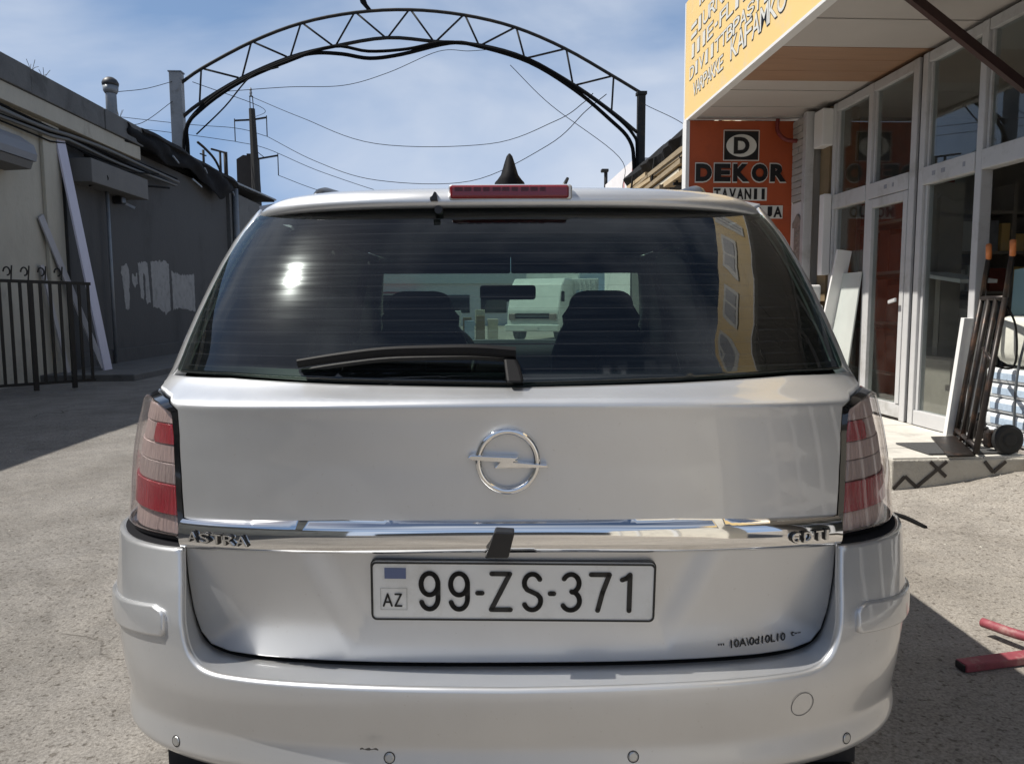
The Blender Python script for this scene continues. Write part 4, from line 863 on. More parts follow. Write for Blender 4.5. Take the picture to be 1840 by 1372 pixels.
# ================================================================== ARCH OVER THE STREET
YA = 21.0
def build_arch():
    T = [(-7.49, 6.97), (-6.9, 7.37), (-5.6, 8.05), (-4.32, 8.53), (-2.94, 8.81), (-1.53, 8.9), (-.12, 8.79), (1.22, 8.5), (2.54, 7.98), (3.81, 7.3), (4.66, 6.82)]
    Bt = [(-7.53, 6.07), (-7.04, 6.46), (-5.93, 7.12), (-4.67, 7.66), (-3.49, 7.96), (-2.13, 8.19), (-.87, 8.11), (.32, 8.03), (1.53, 7.71), (2.82, 7.03), (3.86, 6.33), (4.5, 5.83)]
    ar = thing('arch_gate', 'curved steel truss arch on two posts spanning the street', 'arch', (-1.5, YA, 0))
    c3 = lambda P, k: [(a, YA, b) for a, b in cat_rom(P, k)]
    tube('top_chord', c3(T, 4), .042, RUST, ar, 6); tube('bottom_chord', c3(Bt, 4), .045, RUST, ar, 6)
    wz = lambda x, y: (300+x*.5109, y*.5109)
    W = [(1, 1), (1, 2, .75), (2, 2), (2, 3, .8), (3, 3), (3, 4, .9), (4, 4), (4, 5, .95), (5, 5), (5, 6), (6, 6), (6, 7), (7, 7, 1.15), (7, 8), (8, 8, 1.2), (8, 9), (9, 9), (9, 10)]
    for w_ in W:
        i, j = w_[0], w_[1]; a = T[i]; b = Bt[j]
        tube('web', [(a[0]+(.04 if j != i else -.03), YA, a[1]-.02), (b[0]+(.03 if j == i else -.06), YA, b[1]+.02)], .026, RUST, ar, 6)
    box('post', -7.72, -7.42, YA-.12, YA+.12, 0, 7.24, POSTG, ar, .01); box('post_cap', -7.74, -7.40, YA-.14, YA+.14, 7.24, 7.27, GALV, ar)
    box('post', 4.50, 4.70, YA-.1, YA+.1, 0, 6.80, RUST, ar, .01); box('post_cap', 4.47, 4.73, YA-.13, YA+.13, 6.80, 6.88, RUST, ar)
    # hanging cables
    C1 = [(-7.30, 4.6), (-7.32, 5.4), (-7.28, 5.95), (-6.7, 6.55), (-5.9, 7.04), (-4.69, 7.56), (-4.03, 7.74), (-3.3, 7.73), (-2.57, 7.63), (-1.75, 7.74), (-.49, 8.04), (.25, 7.97), (1.59, 7.58), (2.8, 6.88), (3.72, 6.15), (4.27, 5.60), (4.40, 4.9), (4.42, 3.0)]
    C2 = [(-7.4, 4.4), (-7.36, 5.7), (-6.9, 6.3), (-5.9, 6.98), (-4.7, 7.5), (-3.5, 7.9), (-2.6, 7.79), (-1.6, 7.86), (-.6, 8.05), (.4, 7.93), (1.6, 7.63), (2.7, 7.02), (3.7, 6.35), (4.35, 5.75), (4.47, 5.2), (4.46, 3)]
    C3 = [(-7.05, 5.65), (-6.3, 6.35), (-5.6, 7.12), (-4.9, 7.35)]
    for k, (C, r, lb) in enumerate(((C1, .055, 'thick black cable slung under the arch, dipping lowest left of centre'), (C2, .045, 'black cable strapped along the lower chord of the arch'), (C3, .018, 'thin loose cable curving under the left foot of the arch'))):
        tag(tube('arch_cable', [(a, YA-.12-.05*k, b) for a, b in cat_rom(C, 5)], r, CABLE, None, 6, base=(C[0][0], YA-.1, C[0][1])), lb, 'cable', 'cables on the arch')
    rg = thing('torn_rag', 'small dark torn rag caught on top of the arch', 'rag', (-2.62, YA, 8.84))
    v, f = prism_vf([(-2.60, 8.84), (-2.48, 8.84), (-2.62, 9.02), (-2.66, 9.14), (-2.84, 9.22), (-2.80, 9.06)], lambda a, b: (a, YA-.02+.05*(b-8.9), b), lambda a, b: (a, YA+.01+.1*(b-8.9), b)); mesh('cloth', v, f, TARP, rg)
    # overhead wires
    def wire(P, r, lb, k=8): tag(tube('overhead_wire', cat_rom(P, k), r, CABLE, None, 5, base=P[0]), lb, 'wire', 'overhead wires')
    wire([(-9.2, 34, 10.05), (-6.5, 31, 8.5), (-3.3, 28, 6.92), (.7, 28, 6.94), (2.67, 24.50, 6.93), (3.11, 21.30, 6.69), (3.30, 21.00, 6.84)], .012, 'upper of two long sagging wires crossing the sky under the arch')
    wire([(-8.6, 34, 8.42), (-6.0, 31, 6.85), (-3.3, 28, 5.66), (.0, 28, 5.64), (2.42, 24.50, 6.18), (3.20, 21.60, 6.53), (3.66, 21.00, 6.82)], .012, 'lower of two long sagging wires crossing the sky under the arch')
    wire([(-9.93, 34, 8.2), (-8.6, 34, 7.9), (-6.2, 34, 6.9), (-2.5, 34, 5.8), (1.2, 34, 5.5), (5, 34, 5.5), (9, 34, 5.8)], .012, 'long wire descending from the left crossarm of the pole')
    wire([(-24, 34, 10.2), (-13, 34, 9.0), (-9.9, 34, 8.75), (-8.6, 34, 8.42)], .012, 'short wire left of the pole between the crossarms')
    wire([(-24, 34, 9.9), (-13, 34, 8.6), (-9.92, 34, 8.2)], .012, 'short wire running left from the lower hanger')
    wire([(-8.17, 34, 6.8), (-6.4, 34, 6.15), (-3, 34, 5.2)], .012, 'low wire leaving the lowest hanger of the pole')
    wire([(-6.6, 22, 7.06), (-4.95, 22, 7.19), (-3.44, 22, 7.25), (-2.22, 22, 7.6), (-.84, 22, 8.18), (.0, 22, 8.2), (.6, 21.15, 7.98)], .009, 'thin wire running close below the crown of the arch')
    wire([(1.1, 21.2, 7.6), (2.2, 21.3, 6.6), (4.1, 21.4, 5.25), (4.2, 21.4, 4.4)], .009, 'thin wire falling diagonally from the arch to the right post')
    wire([(4.72, 21, 6.55), (5.6, 20, 5.75), (6.2, 19, 4.6)], .009, 'short wire from the right post down to the timber roof')
    wire([(-8.4, 19.3, 6.3), (-8.0, 20.1, 6.6), (-7.6, 21, 7.05)], .008, 'short wire between the vent pipe and the left post, upper')
    wire([(-8.4, 19.3, 5.6), (-8.1, 20, 5.75), (-7.6, 21, 6.6)], .008, 'short wire between the vent pipe and the left post, lower')
    wire([(-7.2, 21.1, 7.05), (-6.4, 25, 7.35), (-9.1, 34, 9.2)], .009, 'thin wire from the left foot of the arch to the pole')
build_arch()

# ================================================================== RIGHT SIDE, FAR PART
def build_right_far():
    ww = thing('white_wall_house', 'white wall with faded red marks beside the right arch post', 'building', (5, 24, 0))
    box('wall', 4.55, 7.5, 21.4, 26.2, 0, 5.25, WALLW, ww)
    for k, (y, z, h) in enumerate(((21.75, 4.55, .5), (22.3, 4.5, .22), (22.9, 4.5, .4), (23.6, 4.5, .2), (24.2, 4.5, .3))): v, f = prism_vf([(y, z-.4), (y+.14, z-.4), (y+.17, z+h*.6), (y+.09, z+h), (y+.02, z+h*.7)], lambda a, b: (4.546, a, b), lambda a, b: (4.56, a, b)); mesh('painted_mark', v, f, REDMK, ww)
    cp_ = thing('capped_pipe', 'short brown capped pipe above the white wall', 'pipe', (4.58, 26.4, 5.2)); tube('pipe', [(4.60, 26.4, 4.8), (4.60, 26.4, 5.72)], .06, RUST, cp_); box('cap', 4.44, 4.68, 26.28, 26.52, 5.70, 5.80, RUST, cp_, .02)
    ts = thing('timber_shed', 'old shed with a dark ragged roof between the arch and the shop', 'building', (4.6, 15, 0))
    box('wall', 4.25, 8.5, 9.2, 20.5, 0, 3.75, LINTEL, ts)
    V = []; f = []; n = 30
    for i in range(n):
        t = i/(n-1); Y = 9.2+t*11.0; d = .05*math.sin(t*31)+.04*math.sin(t*77); V += [(6.5, Y, 4.60+d*.3), (4.02+d, Y, 4.52+d), (3.98+d, Y, 4.40), (4.12, Y, 4.22), (6.5, Y, 4.25)]
    for i in range(n-1):
        for k in range(4): f.append((i*5+k, i*5+k+1, (i+1)*5+k+1, (i+1)*5+k))
    mesh('roof', V, f, ROOFB, ts)
    rnd = random.Random(5); k = 0; spots = []
    for row, (z, x) in enumerate(((4.14, 4.00), (4.02, 3.93), (3.90, 3.97), (3.78, 3.86), (3.66, 3.90), (3.52, 3.80))):
        y = 9.8+rnd.random()
        while y < 19.3:
            ln = rnd.uniform(1.6, 4.0); spots.append((x+rnd.uniform(-.05, .05), y, min(y+ln, 20), z+rnd.uniform(-.02, .02), rnd.choice((0, 0, 1, 1, 2)), rnd.uniform(.05, .09), rnd.uniform(-.09, .05), row)); y += ln+rnd.uniform(.05, .4)
    for x, y0, y1, z, mi, th, tl, row in spots:
        o = bar('timber_plank', (x, y0, z), (x+.03, y1, z+tl), .20, th, TIMB[mi], base=(x, y0, z)); k += 1
        kk = sum(1 for q_ in spots[:k-1] if q_[7] == row)
        tag(o, '%s plank, %s row under the shed roof, %s counted from the shop' % (['pale worn', 'brown', 'cream'][mi], ['topmost', 'second', 'third', 'fourth', 'fifth', 'lowest'][row], ['first', 'second', 'third', 'fourth', 'fifth', 'sixth', 'seventh', 'eighth'][kk]), 'plank', 'planks stacked under the shed roof')
    # brackets carrying the planks
    for i, Y in enumerate((10.0, 12.0, 14.2, 16.4, 18.6)): bar('rack_bracket', (4.3, Y, 3.42), (3.72, Y, 3.42), .05, .05, RUST, ts); bar('rack_bracket', (3.78, Y, 3.4), (3.9, Y, 4.3), .04, .04, RUST, ts)
    # street end: parked truck, container, low building (seen through the car)
    tk = thing('parked_truck', 'white light truck facing the camera, seen through the rear window', 'truck', (2.05, 26, 0))
    v, f = prism_vf([(26.0, .45), (26.05, 1.05), (26.45, 1.95), (26.7, 2.15), (27.9, 2.15), (27.9, .45)], lambda a, b: (1.12, a, b), lambda a, b: (3.0, a, b)); v, f = bevel_vf(v, f, .05); mesh('cab', v, f, TRUCKW, tk)
    v, f = prism_vf([(1.25, 1.15), (2.87, 1.15), (2.75, 1.88), (1.37, 1.88)], lambda a, b: (a, 26.06+(b-1.05)*.444, b), lambda a, b: (a, 26.12+(b-1.05)*.444, b)); mesh('windscreen', v, f, GLOSSB, tk)
    box('cargo_body', 1.05, 3.07, 28.0, 32, .7, 2.55, TRUCKW, tk, .03)
    for z in (.78, .90): box('grille_bar', 1.45, 2.67, 25.97, 26.06, z, z+.05, BLKPL, tk)
    box('front_bumper', 1.08, 3.04, 25.9, 26.1, .35, .58, TRUCKW, tk, .03); box('plate', 1.8, 2.3, 25.88, 25.91, .40, .51, PLATEW, tk)
    for x in (1.2, 2.67): box('headlamp', x, x+.25, 25.96, 26.06, .74, .95, REFLD, tk, .02)
    for x in (1.0, 3.02): box('side_mirror', x, x+.1, 26.2, 26.3, 1.35, 1.7, BLKPL, tk, .02)
    for x in (1.2, 2.7):
        for y in (26.7, 30.8): lathe('wheel', [(0, 0), (.36, 0), (.38, .05), (.38, .2), (.36, .24), (0, .24)], (x, y, .38), RUBBER, tk, 20, 'x')
    tk.rotation_euler = (0, 0, RZ-.45)
    ct = thing('white_container', 'white box container with a small blue label seen through the rear window', 'container', (4.0, 27, 0))
    box('shell', 3.45, 4.5, 26.8, 31, .1, 2.15, TRUCKW, ct, .02); box('label', 3.7, 3.95, 26.79, 26.81, 1.55, 1.75, FOAMB, ct); box('base_frame', 3.45, 4.5, 26.8, 31, 0, .1, RUST, ct)
    for i in range(6): box('rib', 3.5+i*.17, 3.54+i*.17, 26.77, 26.8, .15, 2.1, TRUCKW, ct)
    ct.rotation_euler = (0, 0, RZ-.3)
    eb = thing('end_building', 'low pale shop row closing the far end of the street', 'building', (0, 48, 0))
    box('wall', -10, 9, 48, 52, 0, 3.3, WALLW, eb); box('fascia', -10, 9, 47.8, 48, 2.6, 3.35, TRUCKW, eb); box('awning', -6.5, -3.2, 46.9, 47.8, 2.0, 2.1, REDM, eb)
    for i in range(7): box('window', -8.6+i*2.3, -7.0+i*2.3, 47.94, 48.0, .8, 1.9, GLOSSB, eb)
    rnd = random.Random(2)
    for i in range(9):
        x = -1.1+(i % 5)*.42+rnd.uniform(-.05, .05); y = 27+(i//5)*.9; h = rnd.uniform(.5, 1.15)
        o = box('stacked_carton', x, x+rnd.uniform(.28, .4), y, y+.4, 0, h, [TIMB[2], TRUCKW, FOAMB, TIMB[1]][i % 4], base=(x, y, 0), bev=.01); tag(o, 'small carton in the far street seen through the car, %s row, %s from the left' % (['front', 'back'][i//5], ['first', 'second', 'third', 'fourth', 'fifth'][i % 5]), 'carton', 'cartons in the far street')
build_right_far()

# ================================================================== SHOP ON THE RIGHT
XF, XS, ZS, ZP = 3.65, 2.36, 3.20, .22
def build_shop():
    sh = thing('shop', 'shop with a tall glazed front under a projecting canopy on the right', 'shop', (3.65, 6, 0))
    YE, YN = 8.35, -2.0
    # room
    box('room_wall', 8.5, 8.7, YN, YE+.2, 0, 3.3, ROOMD, sh); box('room_wall', 3.9, 8.5, YE, YE+.2, 0, 3.3, ROOMD, sh); box('room_wall', XF, 8.5, YN, YN+.2, 0, 3.3, ROOMD, sh)
    box('room_floor', XF, 8.5, YN, YE, .16, ZP+.005, MATS['shop_room'], sh); box('room_ceiling', XF+.1, 8.5, YN, YE, 3.22, 3.3, SOFFW, sh); box('room_roof', XS+.05, 8.7, YN, YE+.2, 4.03, 4.08, ROOFB, sh)
    box('room_wall', 3.9, 4.1, YN, YE+.2, 3.3, 4.02, WHITEP, sh)
    # canopy: fascia sign, soffit boards
    fs = box('sign_board', XS-.03, XS+.03, 4.9, 8.46, ZS-.005, 4.42, YELLOW, sh, .004); box('sign_board', XS-.032, XS+.03, YN, 4.895, ZS-.005, 4.12, YELLOW, sh, .004)
    box('sign_edge', XS-.036, XS+.04, YN, 8.462, ZS-.03, ZS-.006, WHITEP, sh); box('sign_end', XS-.03, XS+.04, 8.462, 8.50, ZS-.03, 4.42, WHITEP, sh); box('canopy_end', XS+.045, 3.9, 8.36, 8.46, ZS+.002, 4.02, WHITEP, sh)
    y = YN; k = 0
    while y < 8.3:
        wd = .30; y2 = min(y+wd, 8.34)
        brown = 6.15 < y+.1 < 7.0
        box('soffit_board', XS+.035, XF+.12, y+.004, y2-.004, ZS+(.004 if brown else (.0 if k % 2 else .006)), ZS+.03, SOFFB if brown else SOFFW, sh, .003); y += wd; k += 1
    # lettering rows on the yellow sign (illegible in the photograph)
    rows = [('IL', 8.0, 7.75, 4.26, .12), ('=IURNA/ASLAKI', 8.24, 5.6, 4.03, .135), ('IIIE-FLIINNYLA', 8.26, 5.6, 3.83, .135), ('DIVIITTBPAŞYILACI', 8.28, 5.4, 3.625, .125), ('VARPAKKE', 8.14, 7.18, 3.425, .13), ('KAFAMKO', 6.98, 5.75, 3.46, .18)]
    for t_, y0, y1, z, h in rows:
        n = len(t_); wd = (y0-y1)/n
        for i, ch in enumerate(t_):
            if ch == ' ': continue
            yc = y0-(i+.5)*wd; lw = wd*(.95 if ch not in 'I-/' else .42); hh = h if ch != '-' else h*.2
            text('sign_letter', ch, (XS-.031, yc, z), (0, -1, 0), (0, 0, 1), lw*1.14, hh*1.1, .004, INKB, fs, .014)
            text('sign_letter', ch, (XS-.034, yc, z), (0, -1, 0), (0, 0, 1), lw, hh, .004, SIGNOFF, fs)
    v, f = lathe_vf([(.0, XS-.036), (.10, XS-.036), (.10, XS-.03)], (0, 5.75, 3.60), 20, 'x'); mesh('sign_emblem', v, f, SIGNGREY, fs)
    # white pictures and pipes on the upper sign (they mirror in the car's rear window)
    for y0, y1, z0, z1 in ((.95, 1.5, 3.55, 3.95), (1.7, 2.3, 3.55, 3.95), (2.5, 2.7, 3.3, 4.05), (.2, .7, 3.35, 4.0)):
        box('sign_picture', XS-.045, XS-.03, y0, y1, z0, z1, SIGNOFF, fs, .003); box('picture_field', XS-.05, XS-.045, y0+.06, (y0+y1)/2-.02, z0+.06, z1-.06, SIGNGREY, fs); box('picture_field', XS-.05, XS-.045, (y0+y1)/2+.02, y1-.06, z0+.06, z1-.06, SIGNGREY, fs)
    # orange end wall with lettering
    ow = box('orange_wall', XS-.01, 3.49, YE-.02, YE+.1, 0, ZS-.035, ORANGE, sh)
    box('wall_trim', XS-.05, XS-.012, YE-.04, YE+.1, 0, ZS-.035, WHITEP, sh)
    ly = YE-.022
    for t_, x0, x1, z0, z1, bold in (('DEKOR', 2.41, 3.43, 2.525, 2.715, .03),):
        n = 5; wd = (x1-x0)/n
        for i, ch in enumerate(t_):
            xc = x0+(i+.5)*wd; text('wall_letter', ch, (xc, ly-.003, (z0+z1)/2), (1, 0, 0), (0, 0, 1), wd*.93, (z1-z0)*1.12, .006, SIGNOFF, ow, .06); text('wall_letter', ch, (xc, ly-.008, (z0+z1)/2), (1, 0, 0), (0, 0, 1), wd*.86, (z1-z0)*.98, .008, INKB, ow, .055)
    for t_, x0, x1, z0, z1 in (('TAVANII', 2.62, 3.21, 2.335, 2.455), ('MOZUOJA', 2.62, 3.39, 2.145, 2.265)):
        box('text_field', x0, x1, ly-.006, ly+.001, z0-.01, z1+.01, SIGNOFF, ow)
        n = len(t_); wd = (x1-x0)/n
        for i, ch in enumerate(t_): text('wall_letter', ch, (x0+(i+.5)*wd, ly-.009, (z0+z1)/2), (1, 0, 0), (0, 0, 1), wd*(.85 if ch != 'I' else .4), (z1-z0)*.95, .006, INKB, ow, .03)
    box('logo_field', 2.735, 3.10, ly-.006, ly+.001, 2.76, 3.055, INKB, ow); lc = (2.917, 2.905)
    ell = [(lc[0]+.165*math.cos(a), lc[1]+.118*math.sin(a)) for a in np.linspace(0, 2*math.pi, 40, endpoint=False)]
    v, f = prism_vf(ell, lambda a, b: (a, ly-.009, b), lambda a, b: (a, ly-.005, b)); mesh('logo_oval', v, f, SIGNOFF, ow); text('logo_letter', 'D', (lc[0], ly-.013, lc[1]), (1, 0, 0), (0, 0, 1), .17, .175, .008, INKB, ow, .04)
    v, f = merge(*[bar_vf(*e, .006, .008) for e in (((2.725, ly-.004, 2.75), (3.11, ly-.004, 2.75)), ((2.725, ly-.004, 3.065), (3.11, ly-.004, 3.065)), ((2.725, ly-.004, 2.75), (2.725, ly-.004, 3.065)), ((3.11, ly-.004, 2.75), (3.11, ly-.004, 3.065)))]); mesh('logo_outline', v, f, SIGNOFF, ow)
    tube('drain_pipe', cat_rom([(3.28, 8.25, ZS-.03), (3.28, 8.25, 3.05), (3.36, 8.22, 2.95), (3.56, 8.2, 2.93)], 4), .022, mat('drain_red', (.16, .02, .018), .5), sh, 8)
    # white brick pier: bricks one by one on a plain backing
    bw = box('brick_pier', 3.50, 3.9, 7.98, YE-.03, 0, ZS-.035, MORTAR, sh)
    rnd = random.Random(4)
    bricks = []
    for c in range(12):
        z = 2.30+c*.071; off = .12 if c % 2 else 0.
        for y0, y1 in (((7.985, 8.16), (8.168, 8.315)) if c % 2 else ((7.985, 8.075), (8.083, 8.315))): bricks.append((y0, y1, z))
    for y0, y1, z in bricks: d = rnd.uniform(0, .006); box('brick', 3.478-d, 3.51, y0, y1, z, z+.064, BRICKW, bw, .004)
    box('pier_panel', 3.485, 3.505, 7.985, 8.315, .25, 2.285, WHITEP, sh, .004)
    box('corner_trim', 3.44, 3.53, 7.90, 7.978, ZP, ZS-.035, ALU, sh, .005)
    box('wall_recess', 3.60, 3.9, 7.70, 7.90, ZP, ZS-.035, mat('ochre_wall', (.22, .16, .09), .8, var=.2, vscale=5), sh)
    box('meter_box', 3.50, 3.62, 7.66, 7.86, 2.78, 3.14, WHITEP, sh, .01)
    cs = box('carved_panel', 3.468, 3.49, 8.02, 8.20, 1.50, 2.02, STONEP, sh, .006)
    v, f = prism_vf([(8.0, 2.02), (8.22, 2.02), (8.22, 2.07), (8.11, 2.16), (8.0, 2.07)], lambda a, b: (3.458, a, b), lambda a, b: (3.49, a, b)); mesh('panel_crest', v, f, STONEP, cs)
    rnd = random.Random(9)
    for i in range(22):
        v, f = lathe_vf([(.0, 3.455), (.012, 3.458), (.02, 3.468)], (0, rnd.uniform(8.03, 8.19), rnd.uniform(1.54, 2.07)), 8, 'x'); mesh('carved_leaf', v, f, STONEP, cs)
    # white pillar piece
    box('white_pillar', 3.52, 3.60, 7.62, 7.72, 1.50, 2.30, WHITEP, sh, .006)
    # glazing: posts (Y), transom, panes
    posts = [(7.60, 7.66, 1), (6.90, 6.97, 1), (6.19, 6.27, 1), (6.07, 6.14, 1), (5.36, 5.43, 1), (4.55, 4.63, 1), (3.75, 3.83, 1), (2.95, 3.03, 1), (2.15, 2.23, 1), (1.35, 1.43, 1), (.55, .63, 1), (-.25, -.17, 1), (-1.05, -.97, 1)]
    for y0, y1, _ in posts:
        box('window_post', XF-.045, XF+.045, y0, y1, ZP, ZS-.03, ALU, sh, .006)
    ys = [(6.97, 7.60), (6.27, 6.90), (5.43, 6.07), (4.63, 5.36), (3.83, 4.55), (3.03, 3.75), (2.23, 2.95), (1.43, 2.15), (.63, 1.35), (-.17, .55), (-.97, -.25)]
    box('gap_panel', XF-.02, XF+.02, 6.14, 6.19, ZP, ZS-.03, BLKPL, sh)
    for k, (y0, y1) in enumerate(ys):
        y0 += .004; y1 -= .004
        box('transom', XF-.05, XF+.05, y0, y1, 2.145, 2.285, ALU, sh, .006); box('head_rail', XF-.04, XF+.04, y0, y1, 3.09, ZS-.03, ALU, sh, .005)
        for a, b in ((y0, y0+.025), (y1-.025, y1)): box('pane_bead', XF-.02, XF+.03, a, b, 2.287, 3.088, ALU, sh)
        box('upper_pane', XF-.004, XF+.004, y0+.026, y1-.026, 2.286, 3.089, PANE, sh)
        if k == 3: continue                                   # open doorway by the trolley
        zs = ZP+.02 if k == 1 else ZP
        box('bottom_rail', XF-.04, XF+.04, y0, y1, zs, zs+.12, ALU, sh, .006)
        if k == 1:
            for a, b in ((y0, y0+.06), (y1-.06, y1)): box('door_stile', XF-.05, XF+.02, a, b, zs+.122, 2.14, ALU, sh, .005)
            box('door_head', XF-.05, XF+.02, y0+.062, y1-.062, 2.06, 2.14, ALU, sh, .005)
            box('door_pane', XF-.02, XF-.012, y0+.062, y1-.062, zs+.124, 2.058, PANE, sh)
            bar('door_handle', (XF-.10, y0+.02, 1.24), (XF-.09, y0+.14, 1.22), .02, .03, ALU, sh, bev=.004)
        else:
            for a, b in ((y0, y0+.03), (y1-.03, y1)): box('pane_bead', XF-.02, XF+.03, a, b, zs+.122, 2.143, ALU, sh)
            box('lower_pane', XF-.004, XF+.004, y0+.031, y1-.031, zs+.122, 2.143, PANE, sh)
    for (y, w_) in ((6.62, .05), (6.50, .03), (5.92, .04), (5.80, .05), (5.55, .03)): box('sticker_mark', XF-.052, XF-.0505, y-w_/2, y+w_/2, 2.20, 2.235, SIGNGREY, sh)
    rnd = random.Random(11)
    y = 5.45
    while y < 7.6: w_ = rnd.uniform(.05, .16); box('ventilation_tile', XF+.041, XF+.06, y, min(7.6, y+w_), 3.10, 3.17, [SIGNGREY, WHITEP, MORTAR][rnd.randrange(3)], sh); y += w_+.02
    bar('canopy_strut', (3.66, 5.02, 2.60), (2.88, 5.12, 3.225), .055, .055, BROWNS, sh)
    # platform with tiled top and painted zigzag edge
    pf = box('entrance_platform', 2.69, 3.62, 4.72, 8.33, -.1, ZP-.012, PLAT, sh, .01)
    for i in range(3):
        for j in range(11):
            x0 = 2.70+i*.304; y0 = 4.735+j*.327; box('tile', x0, x0+.299, y0, y0+.322, ZP-.02, ZP-.002+.001*((i*3+j*5) % 3), TILE, pf, .003)
    zz = [((2.70, .02), (2.776, .10)), ((2.776, .10), (2.854, .03)), ((2.854, .03), (3.048, .195)), ((2.937, .195), (3.046, .095)), ((3.30, .19), (3.36, .12)), ((3.36, .12), (3.44, .19))]
    for i, (a, b) in enumerate(zz): bar('painted_line', (a[0], 4.7165-.0008*i, a[1]), (b[0], 4.7165-.0008*i, b[1]), .006, .022, PATT, pf, up=(-(b[1]-a[1]), 0, b[0]-a[0]))
    tag(box('door_mat', 2.98, 3.50, 4.80, 5.20, ZP+.002, ZP+.012, MATG, base=(3.2, 5, ZP), bev=.003), 'flat dark grey mat on the shop step in front of the trolley', 'mat')
    # goods inside
    def shelf(name, lab, x0, x1, y0, y1, levels, m):
        s_ = thing(name, lab, 'shelf', ((x0+x1)/2, (y0+y1)/2, ZP))
        for z in levels: box('shelf_board', x0, x1, y0, y1, z, z+.03, m, s_)
        for yy in (y0, y1-.04): box('upright', x0, x1, yy, yy+.04, ZP+.006, levels[-1]+.3, m, s_)
        return s_
    gs = thing('display_shelf', 'dark shelf of goods behind the wide shop pane', 'shelf', (5.4, 7.7, ZP))
    for z in (.5, .9, 1.3, 1.7, 2.1): box('shelf_board', 4.62, 6.3, 7.55, 7.9, z, z+.03, SHELF, gs)
    for xx in (4.62, 5.44, 6.26): box('upright', xx, xx+.04, 7.56, 7.89, ZP+.006, 2.4, SHELF, gs)
    shelf('display_shelf', 'dark shelf of red tiles behind the shop door', 4.15, 4.5, 6.9, 8.2, (.5, 1.0, 1.5, 2.0), SHELF)
    rnd = random.Random(21); gi_ = 0; ORD = ['first', 'second', 'third', 'fourth', 'fifth', 'sixth', 'seventh', 'eighth', 'ninth', 'tenth', 'eleventh', 'twelfth', 'thirteenth', 'fourteenth']
    for z in (.53, .93, 1.33, 1.73):
        y = 4.68
        while y < 6.15:
            w_ = rnd.uniform(.08, .22); h = rnd.uniform(.12, .32); o = box('goods_box', y, y+w_, 7.58, 7.85, z, z+h, rnd.choice([WOODG, SIGNGREY, WHITEP, WHITEP, REDBR, BLUEP, YELLOW]), base=(y, 7.7, z), bev=.006); gi_ = gi_+1 if y > 4.69 else 0; tag(o, 'packaged goods on the %s shelf behind the wide shop pane, %s from the left' % ({.53: 'lowest', .93: 'second', 1.33: 'third', 1.73: 'topmost'}[z], ORD[gi_]), 'goods', 'goods on the shelf behind the wide pane'); y += w_+rnd.uniform(.02, .08)
    for z in (.53, 1.03, 1.53, 2.03):
        for j in range(6): o = box('red_tile_pack', 4.17, 4.44, 6.96+j*.2, 7.14+j*.2, z, z+.36+.06*((j*3) % 2), REDBR, base=(4.7, 6.96+j*.2, z), bev=.006); tag(o, 'pack of dark red tiles behind the shop door, %s shelf, %s from the right' % ({.53: 'lowest', 1.03: 'second', 1.53: 'third', 2.03: 'topmost'}[z], ORD[j]), 'tile pack', 'red tile packs behind the shop door')
    ch = thing('display_counter', 'pale slanted counter top behind the wide shop pane', 'counter', (4.2, 6.5, ZP)); box('counter_body', 4.06, 4.4, 6.3, 6.85, ZP+.006, .72, SHELF, ch); bar('counter_top', (4.2, 6.2, 1.39), (4.2, 6.9, 1.48), .32, .03, WHITEP, ch); bar('counter_leg', (4.2, 6.75, ZP+.52), (4.2, 6.75, 1.44), .04, .04, SHELF, ch)
    cr_ = box('carton_stack', 4.45, 4.8, 6.9, 7.3, ZP+.006, .66, WOODG, base=(4.6, 7.1, ZP), bev=.01); tag(cr_, 'low brown carton on the floor behind the wide shop pane', 'carton')
    bk = thing('tall_black_panel', 'tall black rounded display panel behind the open doorway', 'display panel', (4.25, 5.15, ZP)); v, f = prism_vf([(4.98, .23), (5.38, .23), (5.38, 1.98), (5.30, 2.08), (5.10, 2.08), (5.0, 1.95)], lambda a, b: (4.6, a, b), lambda a, b: (4.66, a, b)); mesh('board', v, f, TARP, bk); box('foot', 4.5, 4.76, 5.05, 5.3, .226, .229, BLKPL, bk)
    rb = box('red_cabinet', 4.9, 5.3, 3.9, 5.0, 1.3, 1.75, REDM, base=(5.1, 4.4, 1.3), bev=.02); tag(rb, 'red cabinet hanging in the dark behind the trolley handle', 'cabinet')
    # stacks outside / in the doorway
    wrap = thing('wrapped_stack', 'sunlit stack of shrink-wrapped white packs behind the trolley', 'pack stack', (3.8, 4.95, ZP))
    for i in range(5):
        z = .235+i*.105; o = box('pack', 3.67+.01*(i % 2), 4.05, 4.66, 5.30-.015*(i % 3), z, z+.10, FOAM, wrap, .02); box('pack_print', 3.666+.01*(i % 2), 3.672+.01*(i % 2), 4.72, 5.22, z+.025, z+.07, FOAMB, o)
    tag(mesh('sack', *[bevel_vf(*boxv(3.68, 4.05, 4.62, 5.27, .775, 1.13), .10, 4)][0], SACK, base=(3.85, 4.9, .77), smooth=True), 'pale bulging sack on top of the wrapped packs', 'sack')
    o = bar('teal_sheet', (3.75, 5.02, 1.13), (3.78, 5.05, 1.45), .30, .01, mat('teal_sheet', (.22, .34, .35), .4), base=(3.75, 5, 1.13), up=(1, 0, 0)); tag(o, 'teal sheet standing on the sack behind the trolley', 'sheet')
    wb = thing('white_plank', 'tall white board leaning beside the glass shop front', 'board', (3.45, 7.25, ZP)); bar('board', (3.58, 7.28, 1.72), (3.40, 7.46, ZP), .14, .03, WHITEP, wb, up=(0, 1, 0))
    pk = thing('white_trim_stack', 'short stack of white mouldings at the foot of the pier', 'mouldings', (3.4, 7.75, ZP))
